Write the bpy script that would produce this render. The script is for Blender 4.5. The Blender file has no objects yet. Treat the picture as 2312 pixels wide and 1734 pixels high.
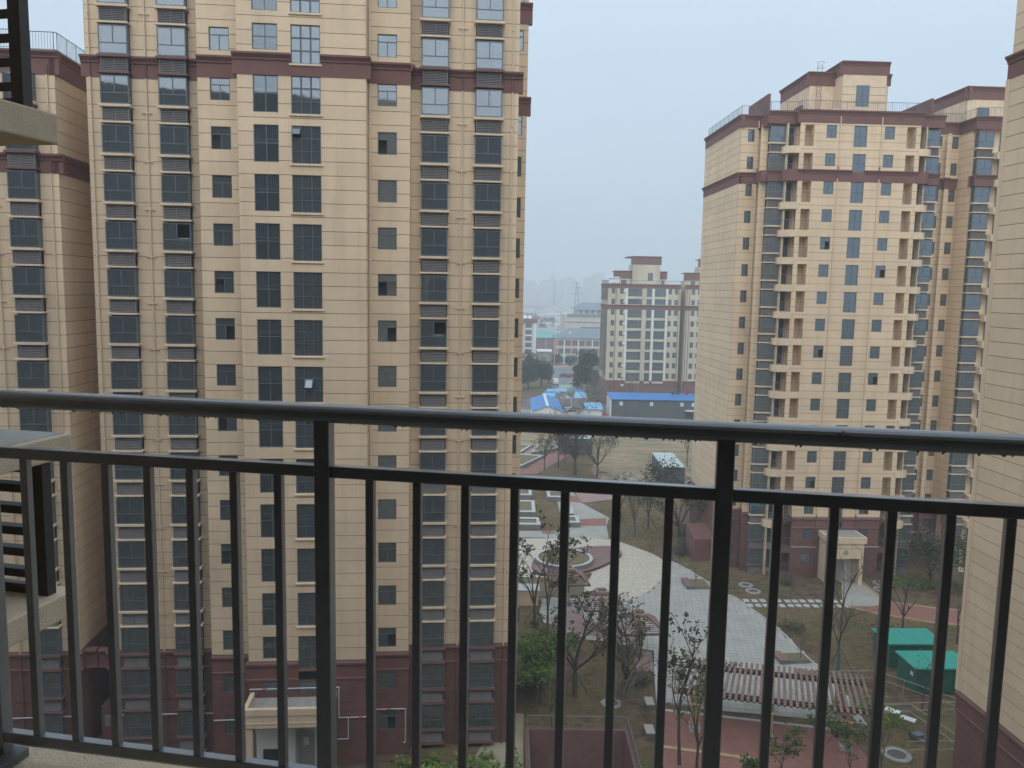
import bpy, bmesh, math, random
from mathutils import Vector, Matrix
R = math.radians
rnd = random.Random(7)
scene = bpy.context.scene
C = scene.collection

# ------------------------------------------------------------------ camera
H = 31.2                      # eye height above the garden
cam = bpy.data.cameras.new('camera')
cam.sensor_width = 36.0
cam.lens = 1830 / 2312 * 36
cam.clip_start = 0.05
cam.clip_end = 9000
cam.dof.use_dof = True
cam.dof.focus_distance = 60
cam.dof.aperture_fstop = 10
camo = bpy.data.objects.new('camera', cam)
C.objects.link(camo)
camo.matrix_world = Matrix.Translation((0, 0, H)) @ Matrix.Rotation(R(90 - 6.55), 4, 'X') @ Matrix.Rotation(R(1.027), 4, 'Z')
scene.camera = camo

# ------------------------------------------------------------------ sky, sun, exposure
SUN_EL, SUN_AZ = 38, 196      # soft sun behind the cloud, high over the photographer's shoulder
world = bpy.data.worlds.new('World')
scene.world = world
world.use_nodes = True
wn, wl = world.node_tree.nodes, world.node_tree.links
wn.clear()
sky = wn.new('ShaderNodeTexSky')
sky.sky_type = 'NISHITA'
sky.sun_disc = False
sky.sun_elevation = R(SUN_EL)
sky.sun_rotation = R(SUN_AZ)
sky.dust_density = 4.0
bg1 = wn.new('ShaderNodeBackground'); bg1.inputs[1].default_value = 0.07
wl.new(sky.outputs[0], bg1.inputs[0])
tc = wn.new('ShaderNodeTexCoord')
sep = wn.new('ShaderNodeSeparateXYZ'); wl.new(tc.outputs['Generated'], sep.inputs[0])
mr = wn.new('ShaderNodeMapRange'); wl.new(sep.outputs[2], mr.inputs[0])
mr.inputs[1].default_value = 0.0; mr.inputs[2].default_value = 0.9
ramp = wn.new('ShaderNodeMix'); ramp.data_type = 'RGBA'
wl.new(mr.outputs[0], ramp.inputs[0])
ramp.inputs[6].default_value = (0.495, 0.615, 0.735, 1)     # even cloud deck, brighter overhead
ramp.inputs[7].default_value = (0.97, 1.15, 1.34, 1)
nz = wn.new('ShaderNodeTexNoise'); nz.inputs['Scale'].default_value = 1.6; nz.inputs['Detail'].default_value = 4
mp = wn.new('ShaderNodeMapping'); mp.inputs['Scale'].default_value = (1, 1, 3)
wl.new(tc.outputs['Generated'], mp.inputs[0]); wl.new(mp.outputs[0], nz.inputs['Vector'])
nm = wn.new('ShaderNodeMapRange'); wl.new(nz.outputs[0], nm.inputs[0])
nm.inputs[1].default_value = 0.3; nm.inputs[2].default_value = 0.7; nm.inputs[3].default_value = 0.95; nm.inputs[4].default_value = 1.05
bg2 = wn.new('ShaderNodeBackground')
wl.new(ramp.outputs[2], bg2.inputs[0]); wl.new(nm.outputs[0], bg2.inputs[1])
mix = wn.new('ShaderNodeMixShader'); mix.inputs[0].default_value = 0.88
wl.new(bg1.outputs[0], mix.inputs[1]); wl.new(bg2.outputs[0], mix.inputs[2])
out = wn.new('ShaderNodeOutputWorld'); wl.new(mix.outputs[0], out.inputs[0])

sl = bpy.data.lights.new('sun', 'SUN')
sl.energy = 1.5; sl.angle = R(85); sl.color = (1.0, 0.96, 0.90)
so = bpy.data.objects.new('sun', sl); C.objects.link(so)
sd = Vector((math.sin(R(SUN_AZ)) * math.cos(R(SUN_EL)), math.cos(R(SUN_AZ)) * math.cos(R(SUN_EL)), math.sin(R(SUN_EL))))
so.rotation_euler = sd.to_track_quat('Z', 'Y').to_euler()
so.location = (0, -20, 90)

vs = scene.view_settings
vs.view_transform = 'Standard'; vs.look = 'None'; vs.gamma = 1; vs.use_curve_mapping = False
vs.exposure = 0.10
scene.cycles.transparent_max_bounces = 12
scene.cycles.volume_bounces = 1

# ------------------------------------------------------------------ materials
MATS = {}
def mat(name, col, rough=0.8, metal=0.0, var=0.0, scale=1.0, bump=0.0, bscale=20.0, col2=None, rand=0.0, spec=0.5, stretch=None, detail=5.0, streak=0.0, sharp=.16):
    """procedural surface: base colour broken up by noise, optional second colour, bump and per-object tint"""
    if name in MATS: return MATS[name]
    m = bpy.data.materials.new(name); m.use_nodes = True
    n, l = m.node_tree.nodes, m.node_tree.links
    b = n['Principled BSDF']
    b.inputs['Roughness'].default_value = rough; b.inputs['Metallic'].default_value = metal
    b.inputs['Specular IOR Level'].default_value = spec
    b.inputs['Base Color'].default_value = (*col, 1)
    m.diffuse_color = (*col, 1)
    geo = None
    def coords():
        nonlocal geo
        if geo is None:
            g = n.new('ShaderNodeNewGeometry'); geo = g.outputs['Position']
            if stretch:
                q = n.new('ShaderNodeMapping'); q.inputs['Scale'].default_value = stretch
                l.new(geo, q.inputs[0]); geo = q.outputs[0]
        return geo
    src = None
    if var > 0 or col2:
        t = n.new('ShaderNodeTexNoise'); t.inputs['Scale'].default_value = scale; t.inputs['Detail'].default_value = detail
        t.inputs['Roughness'].default_value = 0.62
        l.new(coords(), t.inputs['Vector'])
        r_ = n.new('ShaderNodeMapRange'); r_.inputs[1].default_value = .5 - sharp; r_.inputs[2].default_value = .5 + sharp
        l.new(t.outputs[0], r_.inputs[0])
        mx = n.new('ShaderNodeMix'); mx.data_type = 'RGBA'; l.new(r_.outputs[0], mx.inputs[0])
        c2 = col2 or tuple(c * (1 - var) for c in col)
        c1 = col if col2 else tuple(min(1, c * (1 + var)) for c in col)
        mx.inputs[6].default_value = (*c1, 1); mx.inputs[7].default_value = (*c2, 1)
        src = mx.outputs[2]
    if streak > 0:          # rain streaks and grime running down the wall
        g2 = n.new('ShaderNodeNewGeometry'); q2 = n.new('ShaderNodeMapping'); q2.inputs['Scale'].default_value = (1.6, 1.6, .09)
        l.new(g2.outputs['Position'], q2.inputs[0])
        t3 = n.new('ShaderNodeTexNoise'); t3.inputs['Scale'].default_value = 1.0; t3.inputs['Detail'].default_value = 7; t3.inputs['Roughness'].default_value = .7
        l.new(q2.outputs[0], t3.inputs['Vector'])
        r3 = n.new('ShaderNodeMapRange'); r3.inputs[1].default_value = .48; r3.inputs[2].default_value = .75; r3.inputs[3].default_value = 0; r3.inputs[4].default_value = streak
        l.new(t3.outputs[0], r3.inputs[0])
        m3 = n.new('ShaderNodeMix'); m3.data_type = 'RGBA'; l.new(r3.outputs[0], m3.inputs[0])
        if src: l.new(src, m3.inputs[6])
        else: m3.inputs[6].default_value = (*col, 1)
        m3.inputs[7].default_value = (col[0] * .55, col[1] * .52, col[2] * .50, 1)
        src = m3.outputs[2]
    if rand > 0:
        oi = n.new('ShaderNodeObjectInfo')
        rr = n.new('ShaderNodeMapRange'); rr.inputs[3].default_value = 1 - rand; rr.inputs[4].default_value = 1 + rand
        l.new(oi.outputs['Random'], rr.inputs[0])
        hs = n.new('ShaderNodeHueSaturation'); l.new(rr.outputs[0], hs.inputs['Value'])
        if src: l.new(src, hs.inputs['Color'])
        else: hs.inputs['Color'].default_value = (*col, 1)
        src = hs.outputs[0]
    if src: l.new(src, b.inputs['Base Color'])
    if bump > 0:
        t2 = n.new('ShaderNodeTexNoise'); t2.inputs['Scale'].default_value = bscale; t2.inputs['Detail'].default_value = 4
        l.new(coords(), t2.inputs['Vector'])
        bp = n.new('ShaderNodeBump'); bp.inputs['Strength'].default_value = bump; bp.inputs['Distance'].default_value = 0.03
        l.new(t2.outputs[0], bp.inputs['Height']); l.new(bp.outputs[0], b.inputs['Normal'])
    MATS[name] = m
    return m

def glass(name, tint, fac, through, trans):
    """window glass: tinted, part see-through into the room, with a coated mirror-like face"""
    m = bpy.data.materials.new(name); m.use_nodes = True
    n, l = m.node_tree.nodes, m.node_tree.links
    n.clear()
    o = n.new('ShaderNodeOutputMaterial')
    gl = n.new('ShaderNodeBsdfGlossy'); gl.inputs['Color'].default_value = (*tint, 1); gl.inputs['Roughness'].default_value = 0.03
    # slight waviness so that reflections break up from pane to pane
    g = n.new('ShaderNodeNewGeometry'); t = n.new('ShaderNodeTexNoise'); t.inputs['Scale'].default_value = 0.9
    l.new(g.outputs['Position'], t.inputs['Vector'])
    bp = n.new('ShaderNodeBump'); bp.inputs['Strength'].default_value = 0.05; bp.inputs['Distance'].default_value = 0.05
    l.new(t.outputs[0], bp.inputs['Height']); l.new(bp.outputs[0], gl.inputs['Normal'])
    df = n.new('ShaderNodeBsdfDiffuse'); df.inputs['Color'].default_value = (*through, 1)
    tr = n.new('ShaderNodeBsdfTransparent'); tr.inputs['Color'].default_value = (0.70, 0.78, 0.82, 1)
    m1 = n.new('ShaderNodeMixShader'); m1.inputs[0].default_value = trans
    l.new(df.outputs[0], m1.inputs[1]); l.new(tr.outputs[0], m1.inputs[2])
    lw = n.new('ShaderNodeFresnel'); lw.inputs['IOR'].default_value = 1.5
    ad = n.new('ShaderNodeMath'); ad.operation = 'ADD'; ad.inputs[1].default_value = fac; ad.use_clamp = True
    l.new(lw.outputs[0], ad.inputs[0])
    m2 = n.new('ShaderNodeMixShader'); l.new(ad.outputs[0], m2.inputs[0])
    l.new(m1.outputs[0], m2.inputs[1]); l.new(gl.outputs[0], m2.inputs[2])
    l.new(m2.outputs[0], o.inputs[0])
    MATS[name] = m
    return m

CREAM = mat('cream_render', (0.76, 0.59, 0.41), 0.9, var=0.06, scale=0.35, bump=0.15, bscale=60, rand=0.04, streak=.30)
CREAM2 = mat('cream_trim', (0.74, 0.585, 0.415), 0.85, var=0.08, scale=1.2, streak=.30)
GROOVE = mat('joint_brown', (0.16, 0.115, 0.08), 0.95)
BROWN = mat('maroon_paint', (0.185, 0.085, 0.074), 0.75, var=0.10, scale=0.6, rand=0.03)
BROWNT = mat('maroon_tile', (0.185, 0.090, 0.078), 0.55, var=0.10, scale=0.9, rand=0.06)
TJOINT = mat('tile_joint', (0.07, 0.045, 0.042), 0.9)
ALU = mat('grey_aluminium', (0.115, 0.145, 0.170), 0.45, metal=0.0)
LOUV = mat('louvre_grey', (0.21, 0.20, 0.20), 0.6, var=0.06, scale=2.0)
LOUVD = mat('louvre_void', (0.045, 0.042, 0.042), 0.9)
PIPE = mat('cream_pipe', (0.72, 0.58, 0.42), 0.6)
WHITE = mat('white_paint', (0.70, 0.71, 0.70), 0.7, var=0.04, scale=1.5)
GALV = mat('galvanised_pipe', (0.62, 0.64, 0.66), 0.4)
ORANGE = mat('orange_band', (0.55, 0.17, 0.02), 0.6)
INTER = mat('painted_room_shade', (0.075, 0.078, 0.08), 0.95, var=0.5, scale=0.35, rand=0.3)  # sheets behind the glass: the dimness of the rooms is put into this colour
CURT = mat('curtain', (0.42, 0.42, 0.40), 0.9, var=0.12, scale=8, stretch=(6, 6, 0.3), rand=0.25)
STEEL = mat('bright_steel', (0.80, 0.81, 0.82), 0.35)
RAILM = mat('railing_paint', (0.14, 0.152, 0.165), 0.45, var=0.12, scale=9, bump=0.1, bscale=160, spec=0.6)
_b = RAILM.node_tree.nodes['Principled BSDF']
_b.inputs['Coat Weight'].default_value = 0.9; _b.inputs['Coat IOR'].default_value = 1.7; _b.inputs['Coat Roughness'].default_value = 0.16      # rain-wet paint
CONC = mat('concrete', (0.33, 0.315, 0.29), 0.95, var=0.18, scale=2.2, bump=0.3, bscale=18)
GLASS = glass('window_glass', (0.78, 0.89, 1.0), 0.13, (0.19, 0.21, 0.22), 0.64)
GLASSC = glass('stair_glass', (0.78, 0.89, 1.0), 0.08, (0.20, 0.22, 0.23), 0.80)
GLASSO = glass('window_glass_far', (0.70, 0.84, 0.98), 0.15, (0.080, 0.092, 0.100), 0.0)

# ------------------------------------------------------------------ mesh helpers
class MB:
    def __init__(s): s.v, s.f, s.m = [], [], []
    def quad(s, a, b, c, d, m=0):
        i = len(s.v); s.v += [a, b, c, d]; s.f.append((i, i + 1, i + 2, i + 3)); s.m.append(m)
    def poly(s, pts, m=0):
        i = len(s.v); s.v += list(pts); s.f.append(tuple(range(i, i + len(pts)))); s.m.append(m)
    def box(s, x0, x1, y0, y1, z0, z1, m=0, back=True):
        i = len(s.v)
        s.v += [(x0, y0, z0), (x1, y0, z0), (x1, y1, z0), (x0, y1, z0), (x0, y0, z1), (x1, y0, z1), (x1, y1, z1), (x0, y1, z1)]
        fs = [(0, 1, 5, 4), (1, 2, 6, 5), (3, 0, 4, 7), (4, 5, 6, 7), (3, 2, 1, 0)]
        if back: fs.append((2, 3, 7, 6))
        for f in fs: s.f.append(tuple(i + k for k in f)); s.m.append(m)
        return s
    def prism(s, poly, z0, z1, m=0, mtop=None):
        """plan polygon (ccw) extruded in z"""
        n = len(poly); i = len(s.v)
        s.v += [(p[0], p[1], z0) for p in poly] + [(p[0], p[1], z1) for p in poly]
        for k in range(n):
            k2 = (k + 1) % n
            s.f.append((i + k, i + k2, i + n + k2, i + n + k)); s.m.append(m)
        s.f.append(tuple(i + n + k for k in range(n))); s.m.append(m if mtop is None else mtop)
        s.f.append(tuple(i + k for k in reversed(range(n)))); s.m.append(m)
        return s
    def extrude_x(s, prof, x0, x1, m=0):
        """profile of (y,z) points, clockwise seen from -x, swept along x, capped"""
        n = len(prof); i = len(s.v)
        s.v += [(x0, p[0], p[1]) for p in prof] + [(x1, p[0], p[1]) for p in prof]
        for k in range(n):
            k2 = (k + 1) % n
            s.f.append((i + k, i + k2, i + n + k2, i + n + k)); s.m.append(m)
        s.f.append(tuple(i + n + k for k in range(n))); s.m.append(m)
        s.f.append(tuple(i + k for k in reversed(range(n)))); s.m.append(m)
        return s
    def tube(s, p, q, r0, r1=None, n=8, m=0, cap=True):
        r1 = r0 if r1 is None else r1
        p, q = Vector(p), Vector(q); d = (q - p)
        if d.length < 1e-6: return s
        d.normalize(); a = d.orthogonal().normalized(); b = d.cross(a)
        i = len(s.v)
        for c, r in ((p, r0), (q, r1)):
            for k in range(n):
                t = 2 * math.pi * k / n
                w = c + a * (r * math.cos(t)) + b * (r * math.sin(t)); s.v.append(tuple(w))
        for k in range(n):
            k2 = (k + 1) % n
            s.f.append((i + k, i + k2, i + n + k2, i + n + k)); s.m.append(m)
        if cap:
            s.f.append(tuple(i + n + k for k in range(n))); s.m.append(m)
            s.f.append(tuple(i + k for k in reversed(range(n)))); s.m.append(m)
        return s
    def data(s, name, mats, smooth=False):
        me = bpy.data.meshes.new(name)
        me.from_pydata([tuple(v) for v in s.v], [], s.f)
        if not isinstance(mats, (list, tuple)): mats = [mats]
        for m in mats: me.materials.append(m)
        if len(mats) > 1: me.polygons.foreach_set('material_index', s.m)
        if smooth: me.polygons.foreach_set('use_smooth', [True] * len(s.f))
        me.update()
        return me

def ob(name, me, parent=None, loc=(0, 0, 0), rz=0.0, scale=None):
    o = bpy.data.objects.new(name, me); C.objects.link(o)
    o.location = loc
    if rz: o.rotation_euler = (0, 0, rz)
    if scale: o.scale = scale
    if parent: o.parent = parent
    return o
def tag(o, label=None, cat=None, group=None, kind=None):
    if label: o['label'] = label
    if cat: o['category'] = cat
    if group: o['group'] = group
    if kind: o['kind'] = kind
    return o
def thing(name, label, cat, loc=(0, 0, 0), rz=0.0, group=None):
    o = bpy.data.objects.new(name, None); C.objects.link(o)
    o.location = loc; o.rotation_euler = (0, 0, rz); o.empty_display_size = 0.3
    return tag(o, label, cat, group)
def boxmesh(name, x0, x1, y0, y1, z0, z1, m):
    return MB().box(x0, x1, y0, y1, z0, z1).data(name, m)
def bevelled(me, w=0.01, seg=2):
    bm = bmesh.new(); bm.from_mesh(me)
    bmesh.ops.remove_doubles(bm, verts=bm.verts, dist=1e-5)
    bmesh.ops.bevel(bm, geom=list(bm.edges), offset=w, segments=seg, affect='EDGES', profile=0.5)
    bm.to_mesh(me); bm.free(); return me

# ------------------------------------------------------------------ facade engine
class Building:
    def __init__(s, empty):
        s.e = empty; s.pieces = []          # (area, name, mesh, wall, z)
    def zone(s, x0, x1, pos, z0, z1, opens=(), face='front', dz=0.8286, zref=32.1, dx=None, wmat=None, pmat=None, pname='panel', gap=0.034, reveal=0.16, rmat=None, wname='wall'):
        """one plane of wall: recessed backing with the openings cut, and raised panels between the joints"""
        wmat = wmat or GROOVE; pmat = pmat or CREAM; rmat = rmat or pmat
        g = 0.018
        mb = MB()
        xs = sorted({x0, x1, *[v for o in opens for v in o[:2] if x0 < v < x1]})
        zs = sorted({z0, z1, *[v for o in opens for v in o[2:4] if z0 < v < z1]})
        def inside(x, z): return any(o[0] < x < o[1] and o[2] < z < o[3] for o in opens)
        for k in range(len(zs) - 1):
            j = 0
            while j < len(xs) - 1:
                if inside((xs[j] + xs[j + 1]) / 2, (zs[k] + zs[k + 1]) / 2): j += 1; continue
                j2 = j
                while j2 + 1 < len(xs) - 1 and not inside((xs[j2 + 1] + xs[j2 + 2]) / 2, (zs[k] + zs[k + 1]) / 2): j2 += 1
                mb.quad((xs[j], g, zs[k]), (xs[j2 + 1], g, zs[k]), (xs[j2 + 1], g, zs[k + 1]), (xs[j], g, zs[k + 1]))
                j = j2 + 1
        for o in opens:
            a, b, c, d = o[:4]; rv = o[4] if len(o) > 4 else reveal
            c_, d_ = max(c, z0), min(d, z1)
            mb.quad((a, 0, c_), (a, 0, d_), (a, rv, d_), (a, rv, c_), 1)
            mb.quad((b, 0, d_), (b, 0, c_), (b, rv, c_), (b, rv, d_), 1)
            if d <= z1: mb.quad((a, 0, d), (b, 0, d), (b, rv, d), (a, rv, d), 1)
            if c >= z0: mb.quad((b, 0, c), (a, 0, c), (a, rv, c), (b, rv, c), 1)
            if len(o) > 5: mb.quad((a, rv, c), (b, rv, c), (b, rv, d), (a, rv, d), 1)
        rz = {'front': 0, 'right': math.pi / 2, 'left': -math.pi / 2}[face]
        loc = {'front': (0, pos, 0), 'right': (pos, 0, 0), 'left': (pos, 0, 0)}[face]
        w = ob(wname, mb.data(wname, [wmat, rmat]), s.e, loc, rz)
        # joints
        k = math.ceil((z0 - zref) / dz - 1e-6); cuts = [z0]
        while zref + k * dz < z1 - 0.02:
            if zref + k * dz > z0 + 0.02: cuts.append(zref + k * dz)
            k += 1
        cuts.append(z1)
        cols = [(x0, x1)]
        if dx:
            nn = max(1, round((x1 - x0) / dx)); st = (x1 - x0) / nn
            cols = [(x0 + i * st, x0 + (i + 1) * st) for i in range(nn)]
        h = gap / 2
        for i in range(len(cuts) - 1):
            za, zb = cuts[i] + (h if i else 0), cuts[i + 1] - (h if i < len(cuts) - 2 else 0)
            if zb - za < 0.03: continue
            for ci, (xa, xb) in enumerate(cols):
                xa2, xb2 = xa + (h * 0.6 if dx and ci else 0), xb - (h * 0.6 if dx and ci < len(cols) - 1 else 0)
                for comp in s._cut(xa2, xb2, za, zb, opens):
                    key = tuple((round(a, 3), round(b, 3), round(c - za, 3), round(d - za, 3)) for a, b, c, d in comp) + (pmat.name,)
                    me = CACHE.get(key)
                    if me is None:
                        m2 = MB()
                        for a, b, c, d in comp: m2.box(a, b, 0, g, c - za, d - za, back=False)
                        me = CACHE[key] = m2.data(pname, pmat)
                    area = sum((b - a) * (d - c) for a, b, c, d in comp)
                    s.pieces.append((area, pname, me, w, za, comp))
        return w
    @staticmethod
    def _cut(x0, x1, z0, z1, opens):
        os_ = [o for o in opens if o[0] < x1 and o[1] > x0 and o[2] < z1 and o[3] > z0]
        if not os_: return [[(x0, x1, z0, z1)]]
        zs = sorted({z0, z1, *[v for o in os_ for v in o[2:4] if z0 < v < z1]})
        rects = []
        for k in range(len(zs) - 1):
            zm = (zs[k] + zs[k + 1]) / 2; x = x0
            for o in sorted([o for o in os_ if o[2] < zm < o[3]]):
                if o[0] > x + 0.01: rects.append((x, o[0], zs[k], zs[k + 1]))
                x = max(x, o[1])
            if x < x1 - 0.01: rects.append((x, x1, zs[k], zs[k + 1]))
        comps = []
        for r_ in rects:
            hit = [c for c in comps if any(abs(q[3] - r_[2]) < 1e-6 and q[0] < r_[1] and q[1] > r_[0] for q in c)]
            new = [r_]
            for c in hit: new += c; comps.remove(c)
            comps.append(new)
        return comps
    def finish(s, limit=300):
        """the largest pieces stay single objects, the remainder is joined per wall"""
        by = {}
        for p in s.pieces: by.setdefault(p[1], []).append(p)
        for nm_, ps in by.items():
            ps.sort(key=lambda p: -p[0])
            for p in ps[:limit]: ob(nm_, p[2], p[3], (0, 0, p[4]))
            rest = {}
            for p in ps[limit:]: rest.setdefault(p[3].name, []).append(p)
            for w, lst in rest.items():
                m2 = MB()
                for p in lst:
                    for a, b, c, d in p[5]: m2.box(a, b, 0, 0.018, c, d, back=False)
                tag(ob(nm_, m2.data(nm_ + '_rest', lst[0][2].materials[0]), lst[0][3]), kind='stuff')
CACHE = {}
def cached(key, fn):
    if key not in CACHE: CACHE[key] = fn()
    return CACHE[key]

# window kinds: a frame mesh with one child per pane; origin at the top left corner of the opening, glass facing -y
def frame_mesh(name, w, h, bars_v, bars_h, t=0.055, d=0.07, m=None):
    mb = MB()
    mb.box(0, w, -d / 2, d / 2, -t, 0); mb.box(0, w, -d / 2, d / 2, -h, -h + t)
    mb.box(0, t, -d / 2 + .002, d / 2 - .002, -h + t, -t); mb.box(w - t, w, -d / 2 + .002, d / 2 - .002, -h + t, -t)
    for (x, za, zb) in bars_v: mb.box(x - t / 2, x + t / 2, -d / 2 + .003, d / 2 - .003, -zb, -za)
    for (z, xa, xb) in bars_h: mb.box(xa, xb, -d / 2 + .001, d / 2 - .001, -z - t / 2, -z + t / 2)
    return mb.data(name, m or ALU)
def pane_mesh(w, h, gm):
    return cached(('pane', round(w, 3), round(h, 3), gm.name), lambda: MB().box(0, w, -0.006, 0.006, -h, 0).data('pane', gm))
def window(parent, x, y, z, kind, name='window', gm=None, skip=()):
    """kind: (w, h, list of panes (x0,x1,z0,z1 from the top), bars_v, bars_h)"""
    gm = gm or GLASS
    w, h, panes, bv, bh = WK[kind]
    fr = ob(name, cached(('frame', kind), lambda: frame_mesh(name, w, h, bv, bh)), parent, (x, y, z))
    for i, (a, b, c, d) in enumerate(panes):
        if i in skip: continue
        ob('pane', pane_mesh(b - a, d - c, gm), fr, (a, 0, -c))
    return fr
t_ = 0.055
WK = {
 'small': (1.18, 1.36, [(t_, 1.18 - t_, t_, .42), (t_, .59, .475, 1.36 - t_), (.59, 1.18 - t_, .475, 1.36 - t_)], [(.59, .475, 1.36 - t_)], [(.447, t_, 1.18 - t_)]),
 'two': (1.47, 2.18, [(t_, .735, t_, 1.03), (.735, 1.415, t_, 1.03), (t_, .735, 1.09, 2.125), (.735, 1.415, 1.09, 2.125)], [(.735, t_, 1.03), (.735, 1.09, 2.125)], [(1.06, t_, 1.415)]),
 'twoshort': (1.47, 1.5, [(t_, .735, t_, .70), (.735, 1.415, t_, .70), (t_, .735, .76, 1.445), (.735, 1.415, .76, 1.445)], [(.735, t_, .70), (.735, .76, 1.445)], [(.73, t_, 1.415)]),
 'low': (1.47, .80, [(t_, .735, t_, .745), (.735, 1.415, t_, .745)], [(.735, t_, .745)], []),
 'narrow': (.36, 1.42, [(t_, .305, t_, .42), (t_, .305, .475, 1.365)], [], [(.447, t_, .305)]),
}
def _nine(w, h):
    cx = [0, w / 3, 2 * w / 3, w]; cz = [0, h / 3, 2 * h / 3, h]; ps = []
    for r_ in range(3):
        for c in range(3): ps.append((cx[c] + .05, cx[c + 1] - .05, cz[r_] + .05, cz[r_ + 1] - .05))
    bv = [(cx[i], cz[j] + .03, cz[j + 1] - .03) for i in (1, 2) for j in range(3)]
    bh = [(cz[i], t_, w - t_) for i in (1, 2)]
    return (w, h, ps, bv, bh)
WK['nine'] = _nine(1.73, 2.22)

# bay window: glazed box standing out of the wall, ledge above and below, louvred box for the air conditioner under it
BW, BH, BD = 1.68, 1.67, 0.52
def bay_frame():
    mb = MB(); t = .06
    y0 = 0
    for (a, b, c, d, e, f) in [(0, BW, 0, t, -t, 0), (0, BW, 0, t, -BH, -BH + t), (0, BW, .004, t, -1.06, -1.0),
                               (0, t, .002, t, -BH + t, -t), (BW - t, BW, .002, t, -BH + t, -t), (BW / 2 - t / 2, BW / 2 + t / 2, .003, t, -1.0, -t)]:
        mb.box(a, b, c, d, e, f)
    for x in (0, BW - t):
        mb.box(x, x + t, t, BD, -t, 0); mb.box(x, x + t, t, BD, -BH, -BH + t); mb.box(x + .002, x + t - .002, BD - t, BD, -BH + t, -t)
        mb.box(x + .001, x + t - .001, t, BD - t, -1.06, -1.0)
    return mb.data('bay_window', ALU)
BAYP = [(.06, BW / 2 - .03, -1.0, -.06), (BW / 2 + .03, BW - .06, -1.0, -.06), (.06, BW - .06, -BH + .06, -1.06)]
def guard_mesh():
    mb = MB()
    mb.box(.15, BW - .15, .30, .33, -.93, -.90)
    mb.box(.15, BW - .15, .30, .33, -BH + .1, -BH + .13)
    x = .2
    while x < BW - .18:
        mb.box(x, x + .018, .306, .324, -BH + .13, -.93); x += .11
    return mb.data('guard_rail', STEEL)
def louvre_mesh(h, w):
    mb = MB(); f = .04
    mb.box(0, w, .30, .31, -h, 0, 1)
    mb.box(0, f, 0, .3, -h, 0); mb.box(w - f, w, 0, .3, -h, 0); mb.box(w / 2 - .015, w / 2 + .015, .002, .05, -h, 0)
    n = 8; p = h / n
    for i in range(n):
        z = -p * (i + .15)
        mb.poly([(f, .0, z - p * .62), (w - f, .0, z - p * .62), (w - f, .06, z), (f, .06, z)])
        mb.poly([(f, .0, z - p * .62 - .012), (f, .06, z - .012), (w - f, .06, z - .012), (w - f, .0, z - p * .62 - .012)])
        mb.poly([(f, .0, z - p * .62 - .012), (w - f, .0, z - p * .62 - .012), (w - f, .0, z - p * .62), (f, .0, z - p * .62)])
    return mb.data('louvre', [LOUV, LOUVD])
def ledge_mesh(w, d, h, m):
    return cached(('ledge', w, d, h, m.name), lambda: bevelled(MB().box(0, w, 0, d, 0, h).data('ledge', m), .018, 1))
def bay(parent, x, y, zt, n, brown_sill=False, brown_low=False, low=True, gm=None, state=None):
    """x: left edge, y: glass plane, zt: top of the glass"""
    gm = gm or GLASS
    fr = ob('bay_window', cached('bayframe', bay_frame), parent, (x, y, zt))
    for i, (a, b, c, d) in enumerate(BAYP):
        if state == 'open' and i == 1: continue
        ob('pane', pane_mesh(b - a, d - c, gm), fr, (a, .03, d))
    for sx in (.03, BW - .03):
        for (c, d) in ((-1.0, -.06), (-BH + .06, -1.06)):
            ob('pane', cached(('spane', c, gm.name), lambda: MB().box(-.006, .006, .06, BD - .06, c - d, 0).data('pane', gm)), fr, (sx, 0, d))
    ob('guard_rail', cached('guard', guard_mesh), fr)
    r_ = rnd.random()
    if r_ < .35:
        cw = rnd.choice((.3, .5, .75)); 
        ob('curtain', cached(('curt', cw), lambda: MB().box(0, cw, .44, .455, -BH + .08, -.05).data('curtain', CURT)), fr, (rnd.choice((.1, BW - .1 - cw)), 0, 0))
    ob('ledge', ledge_mesh(BW + .22, BD + .09, .16, BROWN if brown_sill else CREAM2), parent, (x - .11, y - .09, zt - BH - .185))
    if low:
        ob('louvre', cached('louvre', lambda: louvre_mesh(.80, BW - .12)), parent, (x + .06, y + .06, zt - BH - .19))
        ob('ledge', ledge_mesh(BW + .18, BD + .07, .12, BROWN if brown_low else CREAM2), parent, (x - .09, y - .07, zt - 2.81))
    return fr

def pipe(parent, x, y, z0, z1, r=.055, m=None, name='drain_pipe', steps=None, tees=False, paint=(7.1, 43.65, 44.9)):
    mb = MB().tube((0, 0, z0), (0, 0, z1), r, n=8)
    z = z0 + 1
    while z < z1:
        mb.tube((0, 0, z - .05), (0, 0, z + .05), r * 1.3, n=8)
        if tees: mb.tube((-.32, 0, z), (.32, 0, z), .03, n=6); 
        z += 2.9
    if m is None and z1 > 20 and paint:         # painted to match the maroon base and bands
        cz = [sum(mb.v[i][2] for i in f) / len(f) for f in mb.f]
        mb2 = MB(); cuts = sorted({z0, z1, *[q for q in paint if z0 < q < z1]})
        for i, (a, b) in enumerate(zip(cuts, cuts[1:])):
            mb2.tube((0, 0, a), (0, 0, b), r, n=8, m=1 if i % 2 == 0 else 0, cap=False)
        z = z0 + 1
        while z < z1:
            k = sum(1 for q in paint if q < z) % 2 == 0
            mb2.tube((0, 0, z - .05), (0, 0, z + .05), r * 1.3, n=8, m=int(k))
            if tees: mb2.tube((-.32, 0, z), (.32, 0, z), .03, n=6, m=int(k))
            z += 2.9
        return ob(name, mb2.data(name, [PIPE, BROWN], True), parent, (x, y, 0))
    return ob(name, mb.data(name, m or PIPE, True), parent, (x, y, 0))

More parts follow.
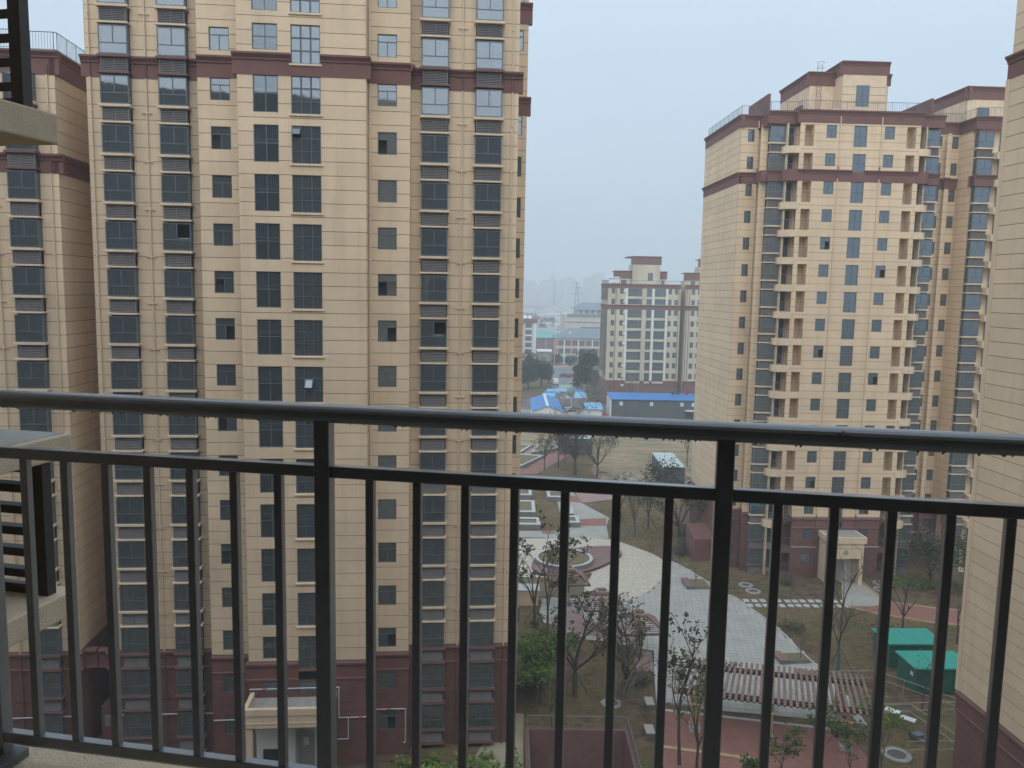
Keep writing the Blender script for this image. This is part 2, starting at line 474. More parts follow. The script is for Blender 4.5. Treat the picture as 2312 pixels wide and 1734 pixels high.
CORN = lambda zb, zt: [(0.3, zb), (-.03, zb), (-.03, zt - .42), (-.10, zt - .40), (-.10, zt - .30), (-.20, zt - .17), (-.20, zt - .14), (-.27, zt - .12), (-.27, zt), (0.3, zt)]
BASEP = lambda zb, zt: [(0.3, zb), (-.08, zb), (-.08, zb + .10), (-.03, zb + .14), (-.03, zt - .36), (-.09, zt - .32), (-.16, zt - .2), (-.16, zt - .08), (-.09, zt), (0.3, zt)]
def band(parent, x0, x1, y, prof, name='cornice', m=None, face='front', over=(0, 0)):
    """moulding along a wall plane; over: how far each end runs past the corner"""
    rz = {'front': 0, 'right': math.pi / 2, 'left': -math.pi / 2}[face]
    loc = (0, y, 0) if face == 'front' else (y, 0, 0)
    prof = list(reversed(prof))
    me = MB().extrude_x(prof, x0 - over[0], x1 + over[1]).data(name, m or BROWN)
    return ob(name, me, parent, loc, rz)
# ------------------------------------------------------------------ the tall block straight ahead
A_MAIN = R(4.9); P_MAIN = (-1.771, 52.495, 0)
ZT = lambda n: .2 + 2.9 * n
BASE, B0, B1 = 7.2, 43.65, 44.9
def facade_front(B, x0, x1, y, ztop, cols_full=(), opens=(), bases=True, bandz=((B0, B1),), tile_dx=.62, zsh=0.0, ends=(0, 0), face='front'):
    """cream wall above a maroon tiled base, split by maroon bands; cols_full are columns taken up by bays"""
    full = [(a, b, -1, 99, .6) for a, b in cols_full]
    allo = list(opens) + full
    zz = BASE + zsh
    if bases:
        B.zone(x0, x1, y, 0 + zsh, zz - 1.25, [o for o in allo if o[2] < zz], face=face, dz=.62, zref=zsh, dx=tile_dx, wmat=TJOINT, pmat=BROWNT, pname='tile', gap=.02, rmat=BROWN)
        segs = [(x0, x1)]
        for a, b in cols_full: segs = [q for s in segs for q in ((s[0], min(s[1], a)), (max(s[0], b), s[1])) if q[1] - q[0] > .02]
        for o in opens:
            if o[2] < zz - .05 and o[3] > zz - 1.2: segs = [q for s in segs for q in ((s[0], min(s[1], o[0])), (max(s[0], o[1]), s[1])) if q[1] - q[0] > .02]
        for a, b in segs:
            e0 = ends[0] if abs(a - x0) < 1e-6 else 0; e1 = ends[1] if abs(b - x1) < 1e-6 else 0
            band(B.e, a, b, y, BASEP(zz - 1.25, zz), 'base_cornice', face=face, over=(min(e0, .16), min(e1, .16)))
    lo = zz
    for (za, zb) in [(a + zsh, b + zsh) for a, b in bandz] + [(ztop, ztop)]:
        if za > lo + .1: B.zone(x0, x1, y, lo, za, [o for o in allo if o[3] > lo and o[2] < za], face=face, zref=32.1 + zsh)
        if zb > za:
            segs = [(x0, x1)]
            for a, b in cols_full: segs = [q for s in segs for q in ((s[0], min(s[1], a)), (max(s[0], b), s[1])) if q[1] - q[0] > .02]
            for o in opens:
                if o[2] < zb - .03 and o[3] > za + .6 and not (len(o) > 5): 
                    band(B.e, max(o[0], x0), min(o[1], x1), y, [(.3, za), (-.03, za), (-.03, o[2] - .01), (.3, o[2] - .01)], 'cornice', face=face)
                if o[2] < zb - .03 and o[3] > za + .6: segs = [q for s in segs for q in ((s[0], min(s[1], o[0])), (max(s[0], o[1]), s[1])) if q[1] - q[0] > .02]
            for a, b in segs:
                e0 = ends[0] if abs(a - x0) < 1e-6 else 0; e1 = ends[1] if abs(b - x1) < 1e-6 else 0
                band(B.e, a, b, y, CORN(za, zb), 'cornice', face=face, over=(e0, e1))
        lo = zb

main = thing('apartment_tower', 'tall cream and maroon apartment tower filling the left half, straight across from the balcony', 'apartment tower', P_MAIN, A_MAIN)
M = Building(main)
NF = 18; TOP = 53.6
L1, L2, R1, R2 = -23.46, -20.05, -4.19, -.83
# wings with two bays each
facade_front(M, -24.45, -17.6, .5, TOP, cols_full=((L1, L1 + BW), (L2, L2 + BW)), ends=(.27, 0))
facade_front(M, -4.86, 1.92, .5, TOP, cols_full=((R1, R1 + BW), (R2, R2 + BW)), ends=(0, .27))
def sm(x): return [(x, x + 1.18, ZT(n) - 1.36, ZT(n)) for n in range(1, NF + 1)]
facade_front(M, -17.6, -15.0, -.5, TOP, opens=sm(-16.87))
facade_front(M, -7.45, -4.86, -.5, TOP, opens=sm(-6.86))
XW3, XW4 = -14.1, -11.87
so_ = []
for n in range(2, NF + 1):
    if n == 2: so_.append((XW3, XW3 + 1.47, 5.05, 5.85)); so_.append((XW4, XW4 + 1.47, 5.05, 5.85))
    else:
        so_.append((XW3, XW3 + 1.47, ZT(n) - (1.5 if n in (3, 16) else 2.18), ZT(n)))
        so_.append((XW4, XW4 + 1.73, ZT(n) - 2.22, ZT(n)))
so_.append((-14.75, -9.6, 0, 3.0, .9, 1))            # porch recess behind the canopy
facade_front(M, -15.0, -7.45, -1.6, TOP, opens=so_, ends=(.27, .27))
# returns that face right, and the strip of wall set far back
M.zone(-1.6, -.5, -7.45, BASE, B0, face='right'); M.zone(-1.6, -.5, -7.45, B1, TOP, face='right')
band(main, -1.6, -.5, -7.45, CORN(B0, B1), face='right'); band(main, -1.6, -.5, -7.45, BASEP(BASE - 1.25, BASE), 'base_cornice', face='right')
M.zone(-1.6, -.5, -7.45, 0, BASE - 1.25, face='right', dz=.62, zref=0, dx=.6, wmat=TJOINT, pmat=BROWNT, pname='tile', gap=.02)
M.zone(-.5, .5, -4.86, BASE, B0, face='right'); M.zone(-.5, .5, -4.86, B1, TOP, face='right')
band(main, -.5, .5, -4.86, CORN(B0, B1), face='right'); band(main, -.5, .5, -4.86, BASEP(BASE - 1.25, BASE), 'base_cornice', face='right')
M.zone(-.5, .5, -4.86, 0, BASE - 1.25, face='right', dz=.62, zref=0, dx=.6, wmat=TJOINT, pmat=BROWNT, pname='tile', gap=.02)
eo = [(2.42, 2.78, ZT(n) - 1.42, ZT(n)) for n in range(1, NF + 1)]
facade_front(M, 1.92, 3.1, 7.0, TOP, opens=eo, ends=(0, .27))
band(main, 1.92, 3.1, 7.0, CORN(49.9, 51.3), over=(0, .27))
for n in range(1, NF + 1): window(main, 2.42, 7.1, ZT(n), 'narrow')
# solid body behind the facades
mb = MB()
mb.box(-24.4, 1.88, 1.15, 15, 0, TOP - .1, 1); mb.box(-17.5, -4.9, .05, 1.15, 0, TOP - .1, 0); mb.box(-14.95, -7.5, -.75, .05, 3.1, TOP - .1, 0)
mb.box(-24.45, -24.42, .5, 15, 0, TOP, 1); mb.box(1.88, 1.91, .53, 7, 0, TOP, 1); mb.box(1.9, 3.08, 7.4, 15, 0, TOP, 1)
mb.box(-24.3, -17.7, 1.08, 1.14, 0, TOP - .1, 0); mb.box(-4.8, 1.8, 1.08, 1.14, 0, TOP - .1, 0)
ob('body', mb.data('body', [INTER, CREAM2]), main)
ob('roof_slab', boxmesh('roof_slab', -24.5, 1.95, -1.2, 15.1, TOP, TOP + .4, BROWN), main)
opened = {(L2, 12): 1, (R1, 10): 0}
for n in range(1, NF + 1):
    for x in (L1, L2, R1, R2):
        bay(main, x, 0, ZT(n), n, brown_sill=n <= 3 or n == 16, brown_low=n <= 3 or n == 16, state='open' if (x, n) in opened else None)
    for x, dark in ((-16.87, (14, 11, 10, 8, 5)), (-6.86, (14, 11, 10, 3, 1))):
        window(main, x, -.5 + .11, ZT(n), 'small', skip=((1,) if n % 3 == 2 else (2,)) if n in dark else ())
    if n >= 3:
        k = 'twoshort' if n in (3, 16) else 'two'
        w3 = window(main, XW3, -1.6 + .11, ZT(n), k, 'stair_window', gm=GLASSC)
        def stair():
            b_ = MB()
            x = .12
            while x < 1.36: b_.box(x, x + .045, .16, .19, -.72, -.06, 0); x += .115
            b_.box(.06, 1.41, .14, .60, -.94, -.74, 0)
            b_.box(.06, 1.41, .75, .78, -2.1, -.05, 1)
            return b_.data('stair_balustrade', [STEEL, INTER])
        ob('stair_balustrade', cached('stairb', stair), w3)
        skip = ()
        w4 = window(main, XW4, -1.6 + .11, ZT(n), 'nine', 'landing_window', skip=((0,) if n == 14 else (4,) if n == 9 else ()))
        ob('ledge', ledge_mesh(1.93, .12, .12, CREAM2 if n > 3 else BROWN), main, (XW4 - .1, -1.6 - .09, ZT(n) - 2.22 - .14))
        if n in (14, 9):      # top-hung sash pushed open
            i = 0 if n == 14 else 4
            a, b, c, d = WK['nine'][2][i]
            fo = ob('open_sash', cached(('sash',), lambda: frame_mesh('open_sash', b - a, d - c, [], [], t=.05, d=.04)), w4, (a, -.03, -c))
            fo.rotation_euler = (R(-38), 0, 0)
            ob('pane', pane_mesh(b - a - .08, d - c - .08, GLASSO), fo, (.04, 0, -.04))
    elif n == 2:
        window(main, XW3, -1.49, 5.85, 'low', 'stair_window'); window(main, XW4, -1.49, 5.85, 'low', 'stair_window')
for x in (-24.18, 1.52): pipe(main, x, .42, 0, TOP)
for x in (-20.91, -1.64): pipe(main, x, .42, 0, TOP, tees=True)
pipe(main, -7.33, -.6, 0, TOP, .06)
pipe(main, -15.1, -.58, 0, TOP, .045)
# gas pipes along the base
def gas(parent, pts, y, r=.035, bands=()):
    mb = MB()
    for a, b in zip(pts, pts[1:]): mb.tube((a[0], y, a[1]), (b[0], y, b[1]), r, n=7)
    for x, z in bands: mb.tube((x - .14, y, z), (x + .14, y, z), r * 1.15, n=7, m=1)
    return ob('gas_pipe', mb.data('gas_pipe', [GALV, ORANGE]), parent)
gas(main, [(-24.4, 2.86), (-17.62, 2.82)], .28, bands=[(-22.6, 2.85), (-19, 2.83)])
gas(main, [(-17.55, 2.8), (-15.1, 2.8)], -.62)
gas(main, [(-14.95, 5.44), (-9.3, 5.46), (-9.3, 3.37), (-7.5, 3.37)], -1.72, bands=[(-14.0, 5.44), (-7.9, 3.37)])
gas(main, [(-8.7, 3.37), (-8.7, 1.9), (-9.4, 1.9)], -1.74)
gas(main, [(-7.2, 3.28), (-5.05, 3.28), (-5.05, .9), (-5.2, .9)], -.62, bands=[(-6.15, 3.28)])
# entrance canopy and porch
mb = MB()
x0, x1, yf, yb = -14.85, -9.5, -3.8, -1.6
mb.box(x0, x1, yf, yb, 3.93, 4.75); mb.box(x0 - .06, x1 + .06, yf - .06, yf + .22, 4.76, 5.17); mb.box(x0 - .06, x0 + .2, yf + .22, yb, 4.76, 5.17); mb.box(x1 - .2, x1 + .06, yf + .22, yb, 4.76, 5.17)
mb.box(x0 - .03, x1 + .03, yf - .03, yb, 4.2, 4.26)
cn = ob('canopy', mb.data('canopy', CREAM2), main)
ob('canopy_roof', boxmesh('canopy_roof', x0 + .2, x1 - .2, yf + .22, yb - .01, 4.74, 4.80, CONC), cn)
for x in (x0 + .02, x1 - .47): ob('porch_column', boxmesh('porch_column', x, x + .45, yf + .1, yf + .5, 0, 3.93, CREAM2), main)
ob('porch_wall', boxmesh('porch_wall', -14.4, -12.0, -2.4, -2.2, 0, 3.93, WHITE), main)
ob('porch_wall', boxmesh('porch_wall', -14.9, -9.45, -1.5, -1.3, 0, 3.93, WHITE), main)
dm = mat('door_grey', (.32, .31, .31), .6)
d = ob('entrance_door', boxmesh('entrance_door', -11.9, -10.9, -1.62, -1.54, 0.05, 2.5, dm), main)
ob('notice', boxmesh('notice', -11.6, -11.25, -1.65, -1.63, 1.5, 2.05, WHITE), d)
mbx = MB(); mbx.box(-14.0, -13.0, -2.44, -2.41, .35, 1.75)
for i in range(12): mbx.box(-13.97 + i * .08, -13.94 + i * .08, -2.47, -2.44, .4, 1.7)
ob('ventilation_grille', mbx.data('ventilation_grille', LOUVD), main)
M.finish()

# ------------------------------------------------------------------ its lower neighbour at the left edge, sharing the building line
left = thing('apartment_block', 'lower cream and maroon apartment block at the far left with a railed flat roof', 'apartment block', P_MAIN, A_MAIN)
LB = Building(left)
LX = -29.07; LTOP = 45.06
facade_front(LB, -36, -26.26, .5, 43.67, cols_full=((LX, LX + BW), (LX - 4.6, LX - 4.6 + BW)), bandz=((37.85, 39.0),), ends=(0, .27))
LB.zone(.5, 14, -26.26, BASE, 37.85, face='right'); LB.zone(.5, 14, -26.26, 39.0, 43.67, face='right')
LB.zone(.5, 14, -26.26, 0, BASE, face='right', dz=.62, zref=0, dx=.62, wmat=TJOINT, pmat=BROWNT, pname='tile', gap=.02)
band(left, .5, 14, -26.26, CORN(37.85, 39.0), face='right', over=(.03, 0))
band(left, -36, -26.26, .5, CORN(43.67, LTOP), over=(0, .27)); band(left, .5, 14, -26.26, CORN(43.67, LTOP), face='right', over=(.03, 0))
mb = MB(); mb.box(-36, -26.3, 1.1, 14, 0, 44.6, 1); mb.box(-35.9, -26.4, 1.02, 1.08, 0, 43, 0)
ob('body', mb.data('body', [INTER, CREAM2]), left)
for n in range(1, 16):
    for x in (LX, LX - 4.6):
        bay(left, x, 0, ZT(n), n, brown_sill=n <= 3 or n == 14, brown_low=n <= 3 or n == 14)
pipe(left, -26.7, .42, 0, 44.2, paint=(7.1, 37.85, 39.0, 43.67)); pipe(left, -30.0, .42, 0, 44.2, tees=True, paint=(7.1, 37.85, 39.0, 43.67))
def roof_rail(parent, pts, z, h=1.1, sp=.16, name='roof_railing', m=None, r=.016):
    mb = MB()
    for a, b in zip(pts, pts[1:]):
        va, vb = Vector((*a, z)), Vector((*b, z)); L = (vb - va).length; u = (vb - va) / L
        mb.tube(va + Vector((0, 0, h)), vb + Vector((0, 0, h)), r * 1.5, n=6); mb.tube(va + Vector((0, 0, .1)), vb + Vector((0, 0, .1)), r, n=5)
        k = int(L / sp)
        for i in range(k + 1):
            p = va + u * (L * i / max(1, k))
            mb.tube(p, p + Vector((0, 0, h)), r * (1.5 if i % 8 == 0 else .7), n=4, cap=False)
    return ob(name, mb.data(name, m or ALU), parent)
roof_rail(left, [(-36, .3), (-28.2, .3), (-27.6, .5), (-26.25, .5), (-26.1, .62), (-26.1, 14)], LTOP)
ob('vent_pipe', MB().tube((-26.6, 6, LTOP - .2), (-26.6, 6, LTOP + 2.1), .05, n=6).data('vent_pipe', GALV), left)
gas(left, [(-31, 2.81), (-26.3, 2.86)], .28, bands=[(-27.6, 2.84)])
LB.finish(150)
# maroon link wall closing the slot between the two
lk = thing('link_wall', 'low maroon wall bridging the dark slot between the two left towers', 'wall', P_MAIN, A_MAIN)
band(lk, -26.22, -25.38, .9, BASEP(5.9, 7.22), 'coping'); band(lk, -25.28, -24.46, .9, BASEP(5.9, 7.2), 'coping')
ob('back_wall', boxmesh('back_wall', -26.22, -24.46, 6, 6.2, 0, 7, BROWN), lk)
s_ = ob('service_box', MB().box(-25.4, -24.47, 1.2, 2.8, 0, 3.0).data('service_box', BROWN), lk)
ob('vent', cached('louvre', lambda: louvre_mesh(.80, BW - .12)), s_, (-25.2, 1.14, 2.4), scale=(.45, 1, 1))

# ------------------------------------------------------------------ balcony railing in front of the eye
A_RAIL = R(-9.9)
rail = thing('balcony_railing', 'dark grey metal balcony railing with upright bars crossing the whole view', 'railing', (0, 2.08, H), A_RAIL)
def bar(name, x0, x1, y0, y1, z0, z1, bev=.003):
    return ob(name, bevelled(MB().box(x0, x1, y0, y1, z0, z1).data(name, RAILM), bev, 2), rail)
XL, XR = -2.7, 2.7
mb = MB(); n = 20; rx, rz_ = .030, .026
for i in range(n):
    a0, a1 = 2 * math.pi * i / n, 2 * math.pi * (i + 1) / n
    p = lambda a: (rx * math.cos(a) + .015, rz_ * math.sin(a) - .340)
    (ya, za), (yb2, zb2) = p(a0), p(a1)
    mb.quad((XL, ya, za), (XR, ya, za), (XR, yb2, zb2), (XL, yb2, zb2))
me = mb.data('handrail', RAILM, True)
ob('handrail', me, rail)
ob('weld_mark', MB().tube((.808, -.012, -.329), (.816, -.010, -.322), .006, .003, n=6).data('weld_mark', RAILM), rail)
posts = [-.522 + 1.066 * k for k in (-2, -1, 0, 1, 2)]
for x in posts: bar('post', x - .022, x + .022, -.006, .038, -1.47, -.352)
for a, b in zip([XL] + posts, posts + [XR]):
    bar('upper_rail', a + .020, b - .020, 0, .030, -.516, -.483)
    bar('lower_rail', a + .020, b - .020, 0, .030, -1.408, -1.375)
me_b = bevelled(MB().box(-.0115, .0115, .003, .027, -1.375, -.516).data('baluster', RAILM), .0025, 2)
for k in range(-16, 17):
    if k % 8 == 0: continue
    ob('baluster', me_b, rail, (-.522 + .13325 * k, 0, 0))
mb = MB(); rr2 = random.Random(3)          # rain drops hanging under the handrail
for i in range(110):
    x = rr2.uniform(-1.6, 1.5); s2 = rr2.uniform(.002, .0045)
    mb.tube((x, .010 + rr2.uniform(-.004, .004), -.3645), (x, .010, -.3645 - s2 * 1.2), s2, s2 * .3, n=6)
DROP = mat('rain_drop', (.06, .06, .06), .1)
tag(ob('rain_drop', mb.data('rain_drop', DROP), rail), kind='stuff')

# ------------------------------------------------------------------ the photographer's own tower (balcony slab, ledges at the left edge, front wall)
A_OWN = R(-12)
own = thing('apartment_tower', 'own tower: concrete ledges with dark louvre screens at the left edge of view', 'apartment tower', (0, 0, 0), A_OWN)
OW = Building(own)
ow_open = []
for n in range(0, 18):
    for x in list(range(-74, -8, 7)) + list(range(6, 44, 7)): ow_open.append((x, x + 1.8, ZT(n) + .6 + .4, ZT(n) + .6 + 2.2))
OW.zone(-78, 46, -1.2, BASE, 53, ow_open)
ow = MB().box(-78, 46, -1.0, -14, 0, 53).data('body', LOUVD)
ob('body', ow, own)
for o in ow_open: ob('window', pane_mesh(1.8, 1.8, GLASSO), own, (o[0], -1.1, o[3]))
OW.pieces = [p for p in OW.pieces]
OW.finish(0)
SIL = mat('stucco_ledge', (.64, .52, .37), .95, var=.08, scale=9, bump=.35, bscale=90)
ob('wing_wall', boxmesh('wing_wall', -9, -4.45, -1, 3.55, 0, 53, CREAM), own)
for (zt, th) in ((1.0, .18), (-.93, .15), (-1.93, .16)):
    m_ = bevelled(MB().box(-8.6, -3.72, 3.4, 4.31, -th, 0).data('ledge', SIL), .012, 2)
    ob('ledge', m_, own, (0, 0, H + zt))
ob('ledge_screed', boxmesh('ledge_screed', -8.6, -3.75, 3.4, 4.28, -.012, .004, CONC), own, (0, 0, H - .93))
LD = mat('louvre_dark', (.035, .033, .033), .5, var=.2, scale=6)
for (za, zb) in ((1.0, 2.6), (-1.93, -1.10)):
    mb = MB()
    mb.box(-3.87, -3.79, 4.13, 4.20, za, zb); mb.box(-6.4, -6.33, 4.13, 4.20, za, zb)
    mb.box(-6.33, -3.87, 4.14, 4.19, za, za + .06); mb.box(-6.33, -3.87, 4.14, 4.19, zb - .06, zb)
    sc = ob('louvre_screen', mb.data('louvre_screen', LD), own, (0, 0, H))
    z = za + .10
    def slat():
        b_ = MB(); b_.extrude_x([(4.145, 0), (4.185, .012), (4.185, .064), (4.145, .052)], -6.33, -3.87); return b_.data('slat', LD)
    while z < zb - .08:
        ob('slat', cached('ownslat', slat), sc, (0, 0, z)); z += .135
# the balcony itself: floor above as ceiling, end walls, dim room behind
DIM = mat('room_wall', (.20, .19, .18), .95)
ob('balcony_ceiling', boxmesh('balcony_ceiling', -2.9, 2.9, -1.15, 1.35, 1.42, 1.6, CREAM2), own, (0, 0, H))
for x in (-2.95, 2.62): ob('balcony_end_wall', boxmesh('balcony_end_wall', x, x + .3, -1.15, 2.0, -1.75, 1.419, CREAM2), own, (0, 0, H))
ob('room_back', boxmesh('room_back', -2.6, 2.6, -1.19, -1.12, -1.75, 1.42, DIM), own, (0, 0, H))
ob('balcony_floor', boxmesh('balcony_floor', -2.6, 2.6, -1.1, 1.75, -1.75, -1.6, CONC), own, (0, 0, H))
# balcony slab under the railing
ks = thing('balcony_kerb', 'tan plastered balcony kerb under the railing, bottom left corner', 'kerb', (0, 2.08, H), A_RAIL)
ob('kerb', bevelled(MB().box(-3, 3, -.22, .10, -1.75, -1.475).data('kerb', SIL), .01, 2), ks)
br = bevelled(MB().box(-.045, .045, -.10, .05, -1.475, -1.445).data('bracket', mat('bracket_grey', (.12, .13, .135), .5)), .004, 2)
for x in posts[1:3]: ob('bracket', br, ks, (x + .02, 0, 0))
# ------------------------------------------------------------------ second tower, across the garden on the right
A_B = R(2.5); P_B = (33.186, 88.07, 0); ZS = -.39
towB = thing('apartment_tower', 'cream and maroon apartment tower across the garden, right of centre, with stacked balconies', 'apartment tower', P_B, A_B)
TB = Building(towB)
ZB = lambda n: ZT(n) + ZS
NB = 17; BTOP = 49.3
t_ = .055
WK['bsmall'] = (1.1, 1.33, [(t_, 1.1 - t_, t_, .40), (t_, .55, .45, 1.275), (.55, 1.045, .45, 1.275)], [(.55, .45, 1.275)], [(.425, t_, 1.045)])
WK['btwo'] = (1.41, 2.18, [(t_, .705, t_, 1.03), (.705, 1.355, t_, 1.03), (t_, .705, 1.09, 2.125), (.705, 1.355, 1.09, 2.125)], [(.705, t_, 2.125)], [(1.06, t_, 1.355)])
WK['btwos'] = (1.41, 1.9, [(t_, .705, t_, .9), (.705, 1.355, t_, .9), (t_, .705, .96, 1.845), (.705, 1.355, .96, 1.845)], [(.705, t_, 1.845)], [(.93, t_, 1.355)])
WK['bone'] = (.73, 1.33, [(t_, .675, t_, .40), (t_, .675, .45, 1.275)], [], [(.425, t_, .675)])
WK['bdoor'] = (.9, 2.1, [(t_, .845, t_, 2.045)], [], [])
fl = range(1, NB + 1)
fo = []
for n in fl:
    fo += [(-.6, .5, ZB(n) - 1.33, ZB(n)), (5.64, 6.74, ZB(n) - 1.33, ZB(n))]
    if n > 2: fo.append((2.36, 3.77, ZB(n) - (1.9 if n == 16 else 2.18), ZB(n)))
    hb_ = 1.72 if n == 16 else 2.2; fo += [(-2.9, -1.91, ZB(n) - hb_, ZB(n), 1.25, 1), (8.05, 9.04, ZB(n) - hb_, ZB(n), 1.25, 1)]
facade_front(TB, -3.41, 9.55, -.3, BTOP, opens=fo, bandz=((43.71, 44.91),), zsh=ZS)
bo = [(-7.87, -7.14, ZB(n) - 1.33, ZB(n)) for n in fl]
facade_front(TB, -8.66, -6.3, 3.0, BTOP, opens=bo, bandz=((43.71, 44.91),), zsh=ZS, ends=(.0, 0))
facade_front(TB, -6.9, -6.15, 1.6, BTOP, bandz=((43.71, 44.91),), zsh=ZS)
# left flank, receding
TB.zone(-17, -3.0, -8.66, BASE + ZS, 43.32, face='left', zref=32.1 + ZS); TB.zone(-17, -3, -8.66, 44.52, BTOP, face='left', zref=32.1 + ZS)
TB.zone(-17, -3, -8.66, ZS, BASE - 1.25 + ZS, face='left', dz=.62, zref=ZS, dx=.62, wmat=TJOINT, pmat=BROWNT, pname='tile', gap=.02)
band(towB, -17, -3, -8.66, CORN(43.32, 44.52), face='left', over=(0, .03)); band(towB, -17, -3, -8.66, BASEP(BASE - 1.25 + ZS, BASE + ZS), 'base_cornice', face='left')
# recess to the right of the front and the next half of the block
ro = []
for n in fl: ro += [(14.0, 14.36, ZB(n) - 1.33, ZB(n)), (15.5, 16.27, ZB(n) - 1.33, ZB(n))]
facade_front(TB, 12.3, 18.5, 4.0, BTOP, opens=ro, bandz=((43.71, 44.91),), zsh=ZS)
facade_front(TB, 14.62, 15.1, 3.4, BTOP, bandz=((43.71, 44.91),), zsh=ZS)
facade_front(TB, 16.35, 17.1, 1.6, BTOP, bandz=((43.71, 44.91),), zsh=ZS)
TB.zone(-4.0, -1.6, 16.35, BASE + ZS, BTOP, face='left', zref=32.1 + ZS)
ob('body', MB().box(-8.6, 26, 4.6, 17, -1, 49.2).box(-6.1, 12.3, 1.35, 4.6, -1, 49.2).box(-3.3, 9.4, 1.0, 1.34, -1, 49.2).box(17.1, 26, 1.4, 4.6, -1, 49.2).data('body', CREAM2), towB)
ob('roof_slab', MB().box(-6.6, 12.2, 1.0, 16.9, 49.21, 50.2).box(-3.3, 9.45, -.2, 1.0, 49.31, 50.2).box(-8.5, -6.6, 3.1, 16.9, 49.21, 50.2).box(12.2, 26, 4.1, 16.9, 49.21, 50.2).box(-6.85, -4.4, .9, 3.2, 43.33, 44.5).box(-6.85, -4.4, .9, 3.2, 49.1, 49.2).data('roof_slab', BROWN), towB)
# parapet
for (a, b, y, e) in ((-3.41, 9.55, -.3, (.27, .27)), (-6.3, -3.4, .6, (.2, 0)), (9.5, 12.4, .6, (0, .2)), (-8.66, -6.2, 3.0, (0, 0)), (12.3, 17, 4.0, (0, 0)), (16.3, 22, .6, (.2, 0)), (22, 27, -.3, (.2, 0))):
    band(towB, a, b, y, CORN(BTOP, 50.6), 'parapet', over=e)
band(towB, -17, -3, -8.66, CORN(BTOP, 50.6), 'parapet', face='left', over=(0, .27)); band(towB, -4, -.6, 16.3, CORN(BTOP, 50.6), 'parapet', face='left')
for (a, b, y) in ((-6.3, -3.4, .6), (9.5, 12.4, .6), (16.3, 22, .6)):
    band(towB, a, b, y, CORN(43.32, 44.52), 'cornice'); 
BROWN_ST = mat('balcony_back', (.40, .31, .26), .9, var=.1, scale=.8)
def balc_slab(flip, h=.73, m_=None):
    pl = [(-4.9, 1.3), (-4.9, .25), (-4.35, -.36), (-3.2, -.36), (-3.2, 1.3)]
    if flip: pl = [(6.14 - x, y) for x, y in reversed(pl)]
    return MB().prism(pl, -h, 0).data('balcony_slab', m_ or CREAM2)
def balc_rail(flip):
    mb = MB(); pl = [(-4.82, .5), (-4.82, .28), (-4.32, -.28), (-3.42, -.28)]
    if flip: pl = [(6.14 - x, y) for x, y in pl]
    for a, b in zip(pl, pl[1:]):
        mb.tube((*a, 1.05), (*b, 1.05), .022, n=5); L = math.dist(a, b)
        for i in range(int(L / .13)):
            t = i / max(1, int(L / .13)); p = (a[0] + (b[0] - a[0]) * t, a[1] + (b[1] - a[1]) * t)
            mb.tube((*p, .02), (*p, 1.05), .009, n=3, cap=False)
    return mb.data('balcony_rail', ALU)
def short_rail():
    mb = MB(); mb.box(0, .99, .05, .08, 1.02, 1.06)
    for i in range(8): mb.box(.06 + i * .12, .075 + i * .12, .055, .07, .02, 1.02)
    return mb.data('balcony_rail', ALU)
bsl = [balc_slab(False), balc_slab(True)]; bslb = [balc_slab(False, 1.2, BROWN), balc_slab(True, 1.2, BROWN)]; brl = [balc_rail(False), balc_rail(True)]; shr = short_rail()
for n in fl:
    z = ZB(n)
    window(towB, -.6, -.19, z, 'bsmall', gm=GLASSO, skip=(2,) if n in (4, 9, 13) else ()); window(towB, 5.64, -.19, z, 'bsmall', gm=GLASSO, skip=(2,) if n in (6, 8, 12, 3) else ())
    if n > 2: window(towB, 2.36, -.19, z, 'btwos' if n == 16 else 'btwo', 'stair_window', gm=GLASSO)
    window(towB, -7.87, 3.1, z, 'bone', gm=GLASSO)
    window(towB, 14.0, 4.1, z, 'narrow', gm=GLASSO, ); window(towB, 15.5, 4.1, z, 'bone', gm=GLASSO)
    for k in (0, 1):
        if n > 2: ob('balcony_slab', bslb[k] if n == 16 else bsl[k], towB, (0, 0, z - (1.7 if n == 16 else 2.2)))
        ob('balcony_rail', brl[k], towB, (0, 0, z - 2.2))
        window(towB, (-4.35, 9.6)[k], 1.3, z - .05, 'bdoor', 'balcony_door', gm=GLASSO)
        ob('balcony_rail', shr, towB, ((-2.9, 8.05)[k], -.3, z - 2.2))
    for x in (-6.18, 10.64, 16.55):
        bay(towB, x, .8, z, n, brown_sill=n <= 2 or n == 16, brown_low=n <= 2 or n == 16, gm=GLASSO)
    # next half, mostly hidden by the wall at the right edge
    if n > 2: ob('balcony_slab', cached('bslr', lambda: MB().prism([(18.4, 1.3), (18.4, .2), (19.0, -.36), (21.5, -.36), (21.5, 1.3)], -.73, 0).data('balcony_slab', CREAM2)), towB, (0, 0, z - 2.2))
    window(towB, 19.2, 1.3, z - .05, 'bdoor', 'balcony_door', gm=GLASSO)
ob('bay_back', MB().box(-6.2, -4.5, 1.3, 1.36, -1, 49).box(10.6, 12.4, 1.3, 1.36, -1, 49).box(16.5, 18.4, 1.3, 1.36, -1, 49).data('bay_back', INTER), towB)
ob('balcony_pier', boxmesh('balcony_pier', -4.5, -4.38, .3, 1.3, -.4, BTOP, CREAM2), towB); ob('balcony_pier', boxmesh('balcony_pier', 10.52, 10.62, .3, 1.3, -.4, BTOP, CREAM2), towB)
for x, y in ((.85, -.38), (5.3, -.38), (-6.75, 2.9), (16.7, 3.9), (17.0, 1.5)): pipe(towB, x, y, 0, 50, .06)
